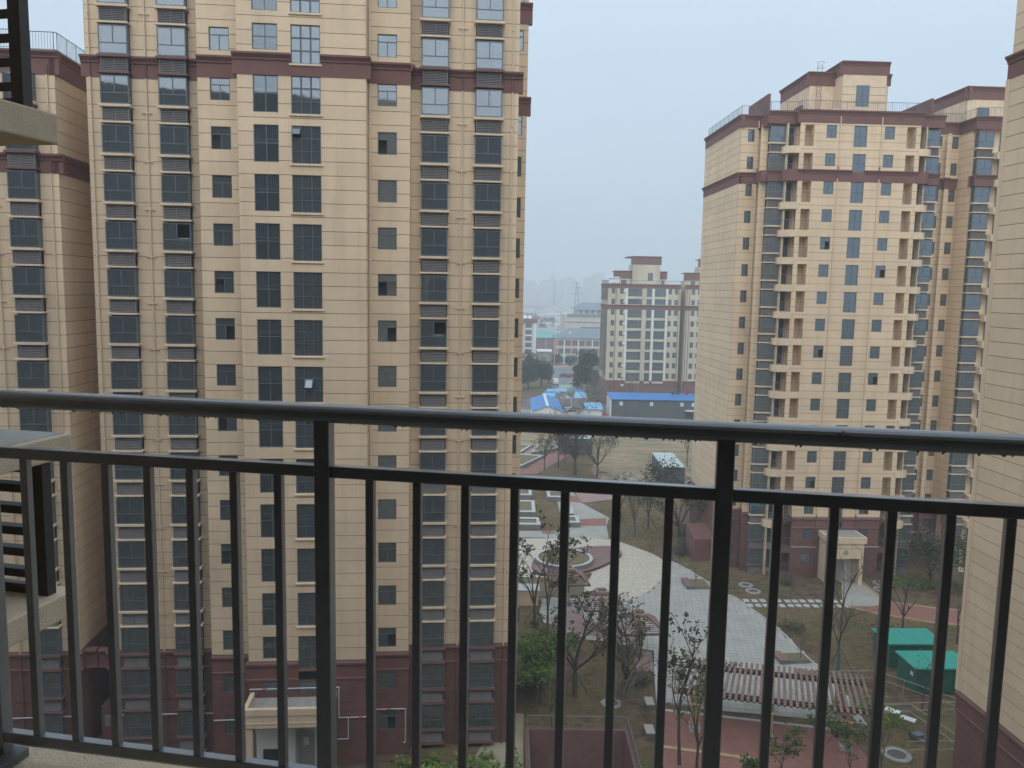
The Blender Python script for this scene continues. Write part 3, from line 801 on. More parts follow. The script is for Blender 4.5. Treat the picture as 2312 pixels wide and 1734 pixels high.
gas(towB, [(-1.9, 3.45), (1.0, 3.45)], -.42); gas(towB, [(5.5, 3.5), (8.1, 3.5)], -.42); gas(towB, [(9.2, 3.7), (12.2, 3.9)], .5); gas(towB, [(12.4, 3.95), (16.2, 4.0)], 3.8)
# entrance block with lattice gable
eb = ob('porch', MB().box(1.35, 1.75, -3.0, -.35, -.4, 4.7).box(4.75, 5.15, -3.0, -.35, -.4, 4.7).box(1.75, 4.75, -3.0, -2.7, 3.0, 4.7).box(1.15, 5.35, -3.2, -.35, 4.72, 5.4).box(1.3, 5.2, -3.06, -.35, 4.2, 4.26).data('porch', CREAM2), towB)
ob('porch_roof', boxmesh('porch_roof', 1.4, 5.1, -2.95, -.4, 5.41, 5.44, CONC), eb)
ob('porch_wall', boxmesh('porch_wall', 1.75, 4.75, -1.2, -1.1, -.4, 3.0, WHITE), eb)
ob('door', boxmesh('door', 2.6, 3.9, -1.28, -1.22, -.4, 2.2, mat('door_grey', (.32, .31, .31), .6)), eb)
ob('emblem', MB().tube((3.2, -3.02, 3.7), (3.2, -3.08, 3.7), .28, .24, n=16).data('emblem', mat('door_grey', (.32, .31, .31))), eb)
# stair penthouse and roof-edge rails
mb = MB(); mb.box(2.35, 7.2, 3.2, 9, 50, 55.2); mb.box(-.5, 2.35, 5.2, 14, 50, 54.6); mb.box(7.2, 7.9, 4.2, 9, 50, 54.6)
ph = ob('penthouse', mb.data('penthouse', CREAM2), towB)
for (a, b, y, z0, z1, e) in ((2.35, 7.2, 3.2, 55.2, 56.6, (.27, .27)), (-.5, 2.35, 5.2, 54.4, 55.9, (.27, 0)), (7.2, 7.9, 4.2, 54.4, 55.6, (0, .27))): band(ph, a, b, y, CORN(z0, z1), 'cornice', over=e)
band(ph, -14, -5.2, -.5, CORN(54.4, 55.9), 'cornice', face='left'); band(ph, -9, -3.2, 2.35, CORN(55.2, 56.6), 'cornice', face='left')
ob('roof_lid', MB().box(2.3, 7.3, 3.1, 9, 56.3, 56.5).box(-.5, 2.4, 5.2, 14, 55.6, 55.8).data('roof_lid', BROWN), ph)
window(ph, 3.9, 3.17, 54.1, 'btwo', gm=GLASSO)
for i in range(5): ob('joint_line', boxmesh('joint_line', 2.34, 7.21, 3.185, 3.2, 50.6 + i * .83, 50.63 + i * .83, GROOVE), ph)
roof_rail(towB, [(-8.6, 16), (-8.6, 3.1), (-6.2, 3.1), (-6.2, .8), (-3.3, .6), (-3.3, -.2), (9.5, -.2), (9.5, .7), (12.3, .7), (12.3, 4), (16.3, 4), (16.4, .7), (22, .7)], 50.6, 1.0, .2)
for (x, y0, y1, h) in ((-6.0, 2.5, 9, 2.2), (12.0, 2.5, 9, 2.2), (-2.2, 3, 5, 1.2)):
    ob('roof_wall', MB().box(x, x + .25, y0, y1, 50.2, 50.6 + h).data('roof_wall', BROWN), towB)
p2 = ob('penthouse', MB().box(17.5, 26, 5, 14, 50, 54.2).data('penthouse', CREAM2), towB)
band(p2, -14, -5, 17.5, CORN(53.4, 54.8), 'cornice', face='left', over=(0, .27)); band(p2, 17.5, 26, 5, CORN(53.4, 54.8), 'cornice', over=(.27, 0))
window(p2, 18.6, 4.97, 52.5, 'btwo', gm=GLASSO)
lad = MB()
for y in (5.0, 5.4): lad.tube((.2, 4.95, 50.6), (.2, 4.95, 56.8), .025, n=5) if y == 5.0 else lad.tube((.7, 4.95, 50.6), (.7, 4.95, 56.8), .025, n=5)
for i in range(18): lad.tube((.2, 4.95, 50.9 + i * .33), (.7, 4.95, 50.9 + i * .33), .015, n=4)
for z in (56.2, 56.8):
    for k in range(8):
        a, b = math.pi * k / 8, math.pi * (k + 1) / 8
        lad.tube((.45 + .4 * math.cos(a), 4.95 - .6 * math.sin(a), z), (.45 + .4 * math.cos(b), 4.95 - .6 * math.sin(b), z), .02, n=4)
ob('ladder', lad.data('ladder', BROWN), ph)
ob('condenser', bevelled(MB().box(1.0, 1.8, 2.2, 2.6, 50.7, 51.35).data('condenser', WHITE), .03, 1), towB)
# small lean-to stair hood on the left flank
ob('cellar_hood', MB().extrude_x([(5, -.4), (5, 2.6), (9, 3.4), (9, -.4)], -11.2, -8.7).data('cellar_hood', BROWN), towB)
TB.finish()

# ------------------------------------------------------------------ flank of a nearer tower cut by the right edge of the frame
towC = thing('apartment_tower', 'bare cream side wall of a nearer tower cut off by the right edge', 'apartment tower', (27.85, 47.5, 0), R(3.5))
TC = Building(towC)
TC.zone(0, 16, 0, BASE, 43.6, face='left'); TC.zone(0, 16, 0, 44.85, 53, face='left')
TC.zone(0, 16, 0, 0, BASE - 1.25, face='left', dz=.62, zref=0, dx=.62, wmat=TJOINT, pmat=BROWNT, pname='tile', gap=.02)
band(towC, 0, 16, 0, CORN(43.6, 44.85), face='left', over=(.27, 0)); band(towC, 0, 16, 0, BASEP(BASE - 1.25, BASE), 'base_cornice', face='left', over=(.16, 0))
ob('body', boxmesh('body', .02, 18, -16, -.01, 0, 53, CREAM2), towC)
ob('corner_pier', boxmesh('corner_pier', -.03, .5, -.0, .35, BASE, 43.6, CREAM), towC)
TC.finish()

# ------------------------------------------------------------------ cream block beyond the site wall
A_D = R(1.5); YD = 222
towD = thing('apartment_block', 'distant eleven-storey cream block with maroon bands and white-framed bays, beyond the blue roofs', 'apartment block', (0, YD, 0), A_D)
def DX(px): return (px - 1156) / 1830 * YD * 1.003
def T_(cx): return DX(1150 + cx * .226)
TD = Building(towD)
CRD = mat('pale_cream', (.56, .515, .40), .9, var=.16, scale=.25, stretch=(1, 1, .25))
ZD = lambda n: .55 + 2.9 * n
dtop = 32.7
xl, xr = T_(965), T_(2300)
db = MB(); db.box(xl, T_(1690), .6, 14, 0, dtop + .9); db.box(T_(1745), xr, .6, 14, 0, dtop + .9); db.box(T_(1690), T_(1745), 6, 14, 0, dtop + .9)
ob('body', db.data('body', CRD), towD)
Dc = [(1000, 1035, 'w'), (1085, 1125, 'w'), (1165, 1305, 'b'), (1352, 1402, 'm'), (1430, 1540, 'b'), (1570, 1602, 'w'), (1630, 1665, 'w'), (1800, 1835, 'w'), (1862, 1897, 'w'), (1935, 1990, 'b'), (2030, 2065, 'w')]
dop = []
for n in range(2, 12):
    for a, b, k in Dc:
        hgt = {'w': 1.45, 'b': 2.15, 'm': 2.2}[k] if n != 10 else 1.42
        dop.append((T_(a), T_(b), ZD(n) - hgt, ZD(n), .25))
cuts_ = [(xl, T_(1690), 0.0), (T_(1745), xr, 0.0)]
for a, b, y in cuts_:
    os_ = [o for o in dop if a <= o[0] and o[1] <= b]
    for za, zb in ((7.2, 26.7), (28.0, dtop - .2)):
        TD.zone(a, b, y, za, zb, [o for o in os_ if o[2] < zb and o[3] > za], dz=2.9, zref=ZD(1) + .2, wmat=CRD, pmat=CRD, gap=.03, reveal=.25)
    for za, zb in ((26.7, 28.0), (dtop - .2, dtop + .95)): band(towD, a, b, y, CORN(za, zb), 'cornice', over=(.27, 0))
    ob('base_wall', boxmesh('base_wall', a, b, -.05, .6, 0, 5.9, BROWNT), towD); band(towD, a, b, y, BASEP(5.9, 7.2), 'base_cornice')
    for i in range(int((b - a) / 3.4)):
        ob('shopfront', boxmesh('shopfront', a + .6 + i * 3.4, a + 2.9 + i * 3.4, -.1, -.05, .3, 3.4, GLASSO), towD)
FRD = mat('frame_pale', (.45, .45, .44), .6)
for (xa, xb, za, zb, _) in dop:
    w = xb - xa; h = zb - za
    if w > 2: nb = 4
    elif w > 1.3: nb = 2
    else: nb = 2
    def dwin(w=w, h=h, nb=nb):
        mb = MB(); mb.box(0, w, .0, .02, -h, 0, 0); t = .06
        mb.box(0, w, -.03, 0, -t, 0, 1); mb.box(0, w, -.03, 0, -h, -h + t, 1)
        for i in range(nb + 1):
            x = (w - t) * i / nb; mb.box(x, x + t, -.028, 0, -h + t, -t, 1)
        if h > 2: mb.box(t, w - t, -.025, 0, -h * .6, -h * .6 + .06, 1)
        return mb.data('window', [GLASSO, ALU])
    ob('window', cached(('dwin', round(w, 2), h), dwin), towD, (xa, .16, zb))
# pilasters, floor strips and clutter on the bays
for a, b in ((1140, 1162), (1308, 1346), (1405, 1428), (1543, 1562), (1905, 1928), (1995, 2020)):
    for za, zb in ((7.2, 26.7), (28.0, dtop - .2)): ob('pilaster', boxmesh('pilaster', T_(a), T_(b), -.35, -.001, za, zb, WHITE if a in (1140, 1405, 1543, 1905) else CRD), towD)
for n in range(2, 12):
    for a, b in ((1162, 1308), (1346, 1405), (1428, 1543)):
        if not 26.2 < ZD(n) + .37 < 28.1 and n < 11: ob('floor_strip', boxmesh('floor_strip', T_(a) + .01, T_(b) - .01, -.22, -.02, ZD(n) + .1, ZD(n) + .62, CRD), towD)
    ac = bevelled(MB().box(0, .8, -.35, -.02, 0, .55).data('air_conditioner', WHITE), .03, 1) if n == 2 else ac
    for cx in (1118, 1885): 
        if rnd.random() < .8: ob('air_conditioner', ac, towD, (T_(cx), -.02, ZD(n) - 1.0 + rnd.uniform(-.3, .3)))
for cx in (1045, 1672, 1755, 1780): pipe(towD, T_(cx), -.09, 5, dtop, .07, m=BROWN)
# left flank
TD.zone(-14, 0, xl, 7.2, 26.7, [(-9, -8.2, ZD(n) - 1.45, ZD(n)) for n in range(2, 12)], face='left', dz=2.9, wmat=CRD, pmat=CRD)
TD.zone(-14, 0, xl, 28.0, dtop - .2, [(-9, -8.2, ZD(n) - 1.45, ZD(n)) for n in range(2, 12)], face='left', dz=2.9, wmat=CRD, pmat=CRD)
band(towD, -14, 0, xl, CORN(26.7, 28.0), face='left'); band(towD, -14, 0, xl, CORN(dtop - .2, dtop + .95), face='left', over=(0, .27)); band(towD, -14, 0, xl, BASEP(5.9, 7.2), 'base_cornice', face='left')
for n in range(2, 12): ob('window', boxmesh('window', -.8, 0, .1, .12, -1.45, 0, GLASSO), towD, (xl + .0, 8.2, ZD(n)), rz=-math.pi / 2)
ob('flank_base', boxmesh('flank_base', xl - .05, xl, 0, 14, 0, 5.9, BROWNT), towD)
# roof houses
mb = MB(); x0, x1 = T_(1215), T_(1490)
rh = ob('roof_house', MB().box(x0, x1, 2, 9, dtop, dtop + 6.3).data('roof_house', CRD), towD)
band(rh, x0, x1, 2, CORN(dtop + 6.3, dtop + 8.6), 'cornice', over=(.5, .3)); ob('roof_lid', boxmesh('roof_lid', x0 - 1.3, x1, 2, 9, dtop + 8.2, dtop + 8.5, BROWN), rh)
window(rh, T_(1368), 1.97, dtop + 4.1, 'btwo', gm=GLASSO)
for a, b, h in ((1040, 1212, 4.6), (1492, 1560, 4.6), (1750, 1900, 4.4), (1890, 2200, 8.2)):
    r2 = ob('roof_house', MB().box(T_(a), T_(b), 3, 8, dtop, dtop + h - 2.2).data('roof_house', CRD), towD)
    band(r2, T_(a), T_(b), 3, CORN(dtop + h - 2.2, dtop + h), 'cornice', over=(.27, .27))
    ob('roof_lid', boxmesh('roof_lid', T_(a), T_(b), 3.1, 8, dtop + h - .3, dtop + h - .1, BROWN), r2)
    ob('opening', boxmesh('opening', T_(a) + (T_(b) - T_(a)) * .4, T_(a) + (T_(b) - T_(a)) * .7, 2.95, 3.0, dtop + .6, dtop + 2.1, GLASSO), r2)
roof_rail(towD, [(xl, 13), (xl, .2), (xr, .2)], dtop + .95, 1.0, .5, r=.03)
sw = MB(); sw.extrude_x([(1, dtop + 1.3), (1.6, dtop + 2.5), (1.65, dtop + 2.45), (1.05, dtop + 1.25)], xl + .3, xl + 3.2); sw.tube((xl + .3, 1.5, dtop + 2.6), (xl + 3.2, 1.5, dtop + 2.6), .25, n=8)
ob('solar_heater', sw.data('solar_heater', GALV), towD)
TD.finish()
# ------------------------------------------------------------------ ground and paving
def ground_mat():
    m = bpy.data.materials.new('winter_lawn'); m.use_nodes = True
    n, l = m.node_tree.nodes, m.node_tree.links; b = n['Principled BSDF']
    b.inputs['Roughness'].default_value = 1; b.inputs['Specular IOR Level'].default_value = .1
    g = n.new('ShaderNodeNewGeometry')
    def noise(s, d=6, r_=.65, v=None):
        t = n.new('ShaderNodeTexNoise'); t.inputs['Scale'].default_value = s; t.inputs['Detail'].default_value = d; t.inputs['Roughness'].default_value = r_
        if v:
            q = n.new('ShaderNodeMapping'); q.inputs['Scale'].default_value = v; l.new(g.outputs['Position'], q.inputs[0]); l.new(q.outputs[0], t.inputs['Vector'])
        else: l.new(g.outputs['Position'], t.inputs['Vector'])
        return t.outputs[0]
    def rng(o, a, c):
        q = n.new('ShaderNodeMapRange'); q.inputs[1].default_value = a; q.inputs[2].default_value = c; l.new(o, q.inputs[0]); return q.outputs[0]
    def mixc(f, a, c):
        q = n.new('ShaderNodeMix'); q.data_type = 'RGBA'; l.new(f, q.inputs[0])
        for i, v in ((6, a), (7, c)):
            if isinstance(v, tuple): q.inputs[i].default_value = (*v, 1)
            else: l.new(v, q.inputs[i])
        return q.outputs[2]
    soil = mixc(rng(noise(1.1), .42, .60), (.105, .070, .050), (.225, .160, .108))
    dry = mixc(rng(noise(2.2), .40, .62), (.265, .205, .115), (.15, .118, .06))
    grn = mixc(rng(noise(2.8), .40, .62), (.075, .088, .034), (.175, .155, .075))
    c1 = mixc(rng(noise(.14, 8, .74), .45, .57), soil, dry)
    c2 = mixc(rng(noise(.22, 8, .76, (1, 1, 1)), .51, .62), c1, grn)
    c3 = mixc(rng(noise(9, 3), .55, .8), c2, (.30, .24, .16))
    dk = n.new('ShaderNodeHueSaturation'); dk.inputs['Value'].default_value = .82; dk.inputs['Saturation'].default_value = 1.08
    l.new(c3, dk.inputs['Color']); l.new(dk.outputs[0], b.inputs['Base Color'])
    bp = n.new('ShaderNodeBump'); bp.inputs['Strength'].default_value = .8; bp.inputs['Distance'].default_value = .12
    l.new(noise(6, 8, .75), bp.inputs['Height']); l.new(bp.outputs[0], b.inputs['Normal'])
    return m
GROUND = ground_mat()
mb = MB(); G = 3400; px0, px1, py1 = 1.35, 8.75, 54.6          # garage ramp cut out of the sheet
for (a, b, c, d) in ((-G, G, py1, 2 * G), (-G, px0, -G, py1), (px1, G, -G, py1), (px0, px1, -G, 35)):
    mb.quad((a, c, 0), (b, c, 0), (b, d, 0), (a, d, 0))
tag(ob('ground', mb.data('ground', GROUND)), kind='structure')

def tri_area(a, b, c): return (b[0] - a[0]) * (c[1] - a[1]) - (b[1] - a[1]) * (c[0] - a[0])
def ccw(poly):
    s = sum(p[0] * q[1] - q[0] * p[1] for p, q in zip(poly, poly[1:] + poly[:1]))
    return poly if s > 0 else poly[::-1]
def inpoly(x, y, poly):
    r_ = False
    for (x1, y1), (x2, y2) in zip(poly, poly[1:] + poly[:1]):
        if (y1 > y) != (y2 > y) and x < (x2 - x1) * (y - y1) / (y2 - y1) + x1: r_ = not r_
    return r_
def sheet(name, poly, z, m, kind='structure', th=.06, label=None, cat=None):
    bm = bmesh.new()
    f = bm.faces.new([bm.verts.new((x, y, z)) for x, y in ccw(poly)])
    r_ = bmesh.ops.extrude_face_region(bm, geom=[f])
    for v in r_['geom']:
        if isinstance(v, bmesh.types.BMVert): v.co.z -= th
    bmesh.ops.recalc_face_normals(bm, faces=bm.faces)
    bmesh.ops.triangulate(bm, faces=[q for q in bm.faces if len(q.verts) > 4])
    me = bpy.data.meshes.new(name); bm.to_mesh(me); bm.free(); me.materials.append(m)
    return tag(ob(name, me), label, cat, kind=kind)
def smooth(poly, it=2):
    for _ in range(it):
        o = []
        for p, q in zip(poly, poly[1:] + poly[:1]):
            o += [(p[0] * .75 + q[0] * .25, p[1] * .75 + q[1] * .25), (p[0] * .25 + q[0] * .75, p[1] * .25 + q[1] * .75)]
        poly = o
    return poly
def kerb(name, pts, w, h, z, m, parent=None, closed=False):
    mb = MB(); n = len(pts)
    seq = list(zip(pts, pts[1:] + pts[:1])) if closed else list(zip(pts, pts[1:]))
    for (a, b) in seq:
        d = Vector((b[0] - a[0], b[1] - a[1])); L = d.length
        if L < 1e-4: continue
        d /= L; q = Vector((-d.y, d.x)) * (w / 2); e = d * .01
        P = [(a[0] - q.x - e.x, a[1] - q.y - e.y), (b[0] - q.x + e.x, b[1] - q.y + e.y), (b[0] + q.x + e.x, b[1] + q.y + e.y), (a[0] + q.x - e.x, a[1] + q.y - e.y)]
        mb.prism(P, z - .05, z + h)
    return ob(name, mb.data(name, m), parent)

PAVE = mat('pale_granite', (.375, .365, .33), .75, var=.10, scale=.5, bump=.1, bscale=30, rand=.07)
PJOINT = mat('paving_joint', (.19, .19, .18), .95, var=.2, scale=1.5)
BEIGE = mat('beige_stone', (.60, .54, .44), .85, col2=(.41, .36, .29), sharp=.15, scale=3.0, bump=.5, bscale=6)
RED = mat('red_paver', (.27, .125, .100), .85, var=.12, scale=1.3, bump=.15, bscale=14)
PINK = mat('pink_paver', (.33, .215, .195), .85, var=.1, scale=1.2)
DECK = mat('deck_wood', (.215, .130, .115), .7, var=.16, scale=1.3, stretch=(.4, 3, 1), rand=.10)
STONE = mat('white_stone', (.46, .47, .46), .75, var=.08, scale=1.6)
STONED = mat('grey_stone', (.20, .20, .20), .8, var=.1, scale=1.5)
SOIL = mat('planter_soil', (.13, .105, .055), 1.0, col2=(.20, .165, .085), scale=2.5, bump=.6, bscale=9)
WOOD = mat('pergola_wood', (.215, .125, .105), .75, var=.22, scale=1.4, stretch=(3, 3, 3), rand=.12)
SLATW = mat('weathered_slat', (.20, .138, .112), .85, var=.22, scale=2.2, rand=.14)
WOODD = mat('dark_red_wood', (.10, .045, .042), .8, var=.2, scale=1)
TANW = mat('tan_stone', (.46, .33, .19), .85, var=.12, scale=1.5)

beige = [(-9, 99.5), (1.28, 99.7), (7.66, 100.3), (12.26, 100.35), (13.67, 99.4), (15.47, 97.1), (17.3, 94.7), (18.2, 92.3), (18.1, 89.3), (16.8, 86), (14.87, 82.3), (13.2, 80.4), (11.6, 79.3), (10.27, 79.07), (8.1, 80.4), (7.9, 81.5), (8.15, 83.9), (9.2, 86.6), (9.3, 88), (7.85, 86.4), (4.5, 85.8), (-9, 85.8)]
grey = [(18.05, 92.7), (19.1, 91.9), (20.5, 89), (21.0, 87.4), (21.8, 85), (22.8, 81.9), (23.57, 80.85), (24.3, 78), (24.8, 76.2), (25.3, 74.3), (25.7, 71.6), (25.8, 69.1), (26.3, 65.8), (26.7, 62), (26.4, 56.2), (11.6, 58.9), (12.3, 64), (12.96, 67.85), (10.6, 68.9), (7.6, 70.1), (5.2, 72), (3.3, 74.2), (3.3, 79.8), (8.0, 80.2), (12, 84), (15, 91)]
sheet('plaza', grey, .05, PJOINT)
# single pavers on the plaza: the nearest ones as pieces, the remainder joined
plaza = bpy.data.objects['plaza']
cells = []
ca, sa = math.cos(R(-8)), math.sin(R(-8)); TX, TY = .6, .6
for i in range(-20, 80):
    for j in range(60, 170):
        u = i * TX; v = j * TY
        cx, cy = u * ca - v * sa, u * sa + v * ca
        cx -= 14
        if inpoly(cx, cy, grey) and not inpoly(cx, cy, beige): cells.append((cx, cy))
cells.sort(key=lambda p: p[1])
pv = MB().box(-TX / 2 + .012, TX / 2 - .012, -TY / 2 + .012, TY / 2 - .012, 0, .024, back=True).data('paver', PAVE)
for cx, cy in cells[:300]: ob('paver', pv, plaza, (cx, cy, .048), R(-8))
mb = MB()
for cx, cy in cells[300:]:
    q = [(-TX / 2 + .012, -TY / 2 + .012), (TX / 2 - .012, -TY / 2 + .012), (TX / 2 - .012, TY / 2 - .012), (-TX / 2 + .012, TY / 2 - .012)]
    mb.prism([(cx + a * ca - b * sa, cy + a * sa + b * ca) for a, b in q], .048, .072 + rnd.uniform(-.003, .003))
tag(ob('paver', mb.data('paver_rest', PAVE), plaza), kind='stuff')
sheet('stone_apron', smooth(beige, 1), .080, BEIGE)
mbk = tag(kerb('plaza_kerb', grey[1:15], .14, .05, .06, STONE), kind='structure')
# crescent deck with planks, and the round planter on it
deck = [(7.31, 95.1), (9.84, 96.3), (12.33, 96.6), (13.21, 95.8), (13.62, 94.3), (13.04, 92.6), (11.47, 90.3), (9.65, 88.2), (7.85, 86.8), (6.14, 86.1), (4.49, 86.05), (3.28, 86.3), (2.5, 88.5), (2.82, 91), (4.4, 93.8)]
dk = thing('crescent_deck', 'raised reddish wooden deck curling round the circular planter', 'deck')
dsm = smooth(deck, 2)
bm_ = MB().prism(ccw(dsm), .05, .34).data('deck_base', WOODD); ob('deck_base', bm_, dk)
cd, sd2 = math.cos(R(58)), math.sin(R(58))
def clip_strip(poly, v0, v1):
    """part of the polygon between two parallel lines"""
    pts = [(x * cd + y * sd2, -x * sd2 + y * cd) for x, y in poly]
    def half(ps, lim, keep_gt):
        o = []
        for p, q in zip(ps, ps[1:] + ps[:1]):
            ip = (p[1] > lim) == keep_gt; iq = (q[1] > lim) == keep_gt
            if ip: o.append(p)
            if ip != iq: t = (lim - p[1]) / (q[1] - p[1]); o.append((p[0] + (q[0] - p[0]) * t, lim))
        return o
    ps = half(pts, v0, True)
    ps = half(ps, v1, False) if ps else []
    return [(x * cd - y * sd2, x * sd2 + y * cd) for x, y in ps]
vmin = min(-x * sd2 + y * cd for x, y in dsm); vmax = max(-x * sd2 + y * cd for x, y in dsm)
v = vmin
while v < vmax:
    ps = clip_strip(dsm, v, v + .27)
    if len(ps) >= 3: ob('plank', MB().prism(ccw(ps), .342, .372).data('plank', DECK), dk)
    v += .285
pl = thing('round_planter', 'circular planter with pale stone rim standing on the deck', 'planter', (6.35, 90.75, 0))
ring = MB(); n = 48
for i in range(n):
    a, b = 2 * math.pi * i / n, 2 * math.pi * (i + 1) / n
    ro_, ri = 3.35, 2.95
    P = [(ro_ * math.cos(a), ro_ * math.sin(a)), (ro_ * math.cos(b), ro_ * math.sin(b)), (ri * math.cos(b), ri * math.sin(b)), (ri * math.cos(a), ri * math.sin(a))]
    ring.prism(P, .1, .78, 1, 0)
ob('rim', ring.data('rim', [STONE, STONED]), pl)
ob('soil', MB().tube((0, 0, .2), (0, 0, .66), 2.97, 2.95, n=40).data('soil', SOIL), pl)
# cream low wall by the corner of the tower
lw = thing('low_wall', 'low cream garden wall with pale coping by the tower corner', 'wall', (0, 0, 0))
ob('wall_body', boxmesh('wall_body', -5, 3.0, 77.9, 79.6, 0, 1.5, CREAM2), lw); ob('coping', boxmesh('coping', -5, 3.15, 77.8, 79.7, 1.5, 1.62, STONE), lw)
# northern paving
sheet('garden_path', [(-8, 100.3), (12.7, 100.5), (13.05, 106.2), (13.9, 110.1), (10.7, 117.8), (10.0, 123.3), (9.6, 128), (7.0, 128), (7.2, 103.4), (-8, 103.0)], .035, PAVE)
sheet('red_strip', [(9.4, 106), (13.0, 106.2), (13.45, 110), (9.37, 109.1)], .039, RED); sheet('red_strip', [(4.2, 102.0), (5.9, 102.0), (5.9, 103.3), (4.2, 103.3)], .039, RED)
sheet('pink_path', [(10.2, 123.4), (10.0, 128.5), (18, 129), (15.4, 120.2), (10.8, 118)], .031, PINK); sheet('red_strip', [(9.2, 118.3), (10.9, 118), (10.4, 122), (9.0, 122)], .043, RED)
sheet('pink_path', [(-6, 136), (4.6, 136.7), (8.6, 147), (12.3, 156), (10.2, 159.5), (5.8, 149.4), (2.9, 140.5), (-6, 140)], .031, RED)
sheet('pink_path', [(-6, 152), (2.1, 153), (4.2, 152.9), (6.5, 162), (2.1, 162), (-6, 161)], .031, PINK)
def lplanter(name, label, outer, inner, h):
    t = thing(name, label, 'planter')
    mb = MB(); n_ = len(outer)
    for i in range(n_):
        j = (i + 1) % n_
        mb.prism(ccw([outer[i], outer[j], inner[j], inner[i]]), 0, h, 1, 0)
    ob('wall', mb.data('wall', [STONE, STONED]), t)
    ob('soil', MB().prism(ccw(inner), 0, h - .12).data('soil', SOIL), t)
    return t
def inset(poly, d):
    cx = sum(p[0] for p in poly) / len(poly); cy = sum(p[1] for p in poly) / len(poly)
    return [(p[0] + (d if p[0] < cx else -d), p[1] + (d * 1.6 if p[1] < cy else -d * 1.6)) for p in poly]
for (x0, x1, y0, y1, h, lab) in ((-3, 3.6, 109.8, 116.2, .75, 'white-rimmed seat planter beside the tower, middle of three'), (-3, 4.1, 103.9, 107.4, .7, 'white-rimmed seat planter nearest the stone apron'), (-3, 3.3, 119, 124, .8, 'white-rimmed seat planter farthest up the garden path'), (7.5, 9.4, 105.2, 108.6, .7, 'small pale planter beside the red strip, near end'), (7.3, 8.9, 109.6, 113.6, .7, 'small pale planter beside the path, far end'), (5.6, 8.6, 118.5, 122.5, .7, 'pale corner planter at the head of the path')):
    q = [(x0, y0), (x1, y0), (x1, y1), (x0, y1)]
    lplanter('seat_planter', lab, q, inset(q, .5), h)
for (q, lab) in (([(2.0, 141), (6.2, 150.5), (1.8, 151.5), (-2, 143)], 'lower white-edged triangular bed by the pink path'), ([(3.9, 153.2), (9.9, 158.5), (8.5, 162), (5.6, 162)], 'upper white-edged triangular bed by the pink path'), ([(-3, 153.5), (2.0, 153.5), (4.4, 161), (-3, 161)], 'white-edged bed at the edge of the tower, far up the garden')):
    lplanter('triangular_bed', lab, q, [(sum(p[0] for p in q) / 4 * .16 + a * .84, sum(p[1] for p in q) / 4 * .16 + b * .84) for a, b in q], .5)
# path to the second tower's door, red path, stepping stones
sheet('door_path', [(36.0, 88), (38.9, 88), (38.9, 81.8), (39.5, 80.3), (37.0, 79.3), (34.6, 79.2), (34.3, 80.2), (36.6, 86)], .04, PAVE)
sheet('red_path', [(34.8, 78.9), (37.0, 79.3), (39.5, 80.35), (43.6, 78.9), (46, 78.4), (56, 77.6), (56, 74), (44.2, 75.2), (41.7, 75.1), (36.7, 77.2)], .045, RED)
tag(kerb('path_kerb', [(38.9, 87.8), (38.95, 81.8), (39.5, 80.3), (43.6, 78.9), (46, 78.4), (56, 77.6)], .16, .10, .04, TANW), kind='structure'); tag(kerb('path_kerb', [(34.3, 80.2), (34.7, 78.8), (36.7, 77.15), (41.7, 75.05), (56, 73.9)], .14, .08, .04, TANW), kind='structure')
st = bevelled(MB().box(-.29, .29, -.38, .38, 0, .07).data('stepping_stone', STONE), .02, 1)
ORD = ('first', 'second', 'third', 'fourth', 'fifth', 'sixth', 'seventh', 'eighth', 'ninth', 'tenth', 'eleventh', 'twelfth', 'thirteenth')
for i in range(13):
    for j in range(2):
        o = ob('stepping_stone', st, None, (24.5 + i * .83 + rnd.uniform(-.06, .06), 80.2 - j * 1.25 + rnd.uniform(-.05, .05) + i * .02, .0), rnd.uniform(-.06, .06))
        tag(o, 'pale stepping stone on the brown lawn, %s row, %s from the plaza' % (('far', 'near')[j], ORD[i]), 'stepping stone', 'double row of stepping stones')
# wells, bench planters
def manhole(x, y, r, lab):
    t = thing('manhole', lab, 'manhole', (x, y, 0))
    mb = MB(); n_ = 28
    for i in range(n_):
        a, b = 2 * math.pi * i / n_, 2 * math.pi * (i + 1) / n_
        mb.prism([(r * math.cos(a), r * math.sin(a)), (r * math.cos(b), r * math.sin(b)), (r * .62 * math.cos(b), r * .62 * math.sin(b)), (r * .62 * math.cos(a), r * .62 * math.sin(a))], 0, .16)
    ob('collar', mb.data('collar', CONC), t); ob('lid', MB().tube((0, 0, 0), (0, 0, .11), r * .6, n=24).data('lid', mat('iron_lid', (.09, .09, .09), .6)), t)
manhole(25.6, 84.5, .75, 'farther round manhole collar on the lawn before the second tower')
manhole(25.9, 82.7, .8, 'nearer round manhole collar on the lawn before the second tower')
manhole(39.9, 84.0, .7, 'dark-lidded manhole right of the door path'); manhole(40.6, 85.9, .65, 'manhole right of the door path, nearer the tower wall')
manhole(26.8, 52.3, .95, 'pale manhole ring in the soil near the right tower'); manhole(8.0, 58.6, .8, 'manhole ring among the trees in front of the ramp')
for (x, y, lab) in ((4.4, 65.6, ''), ) : pass
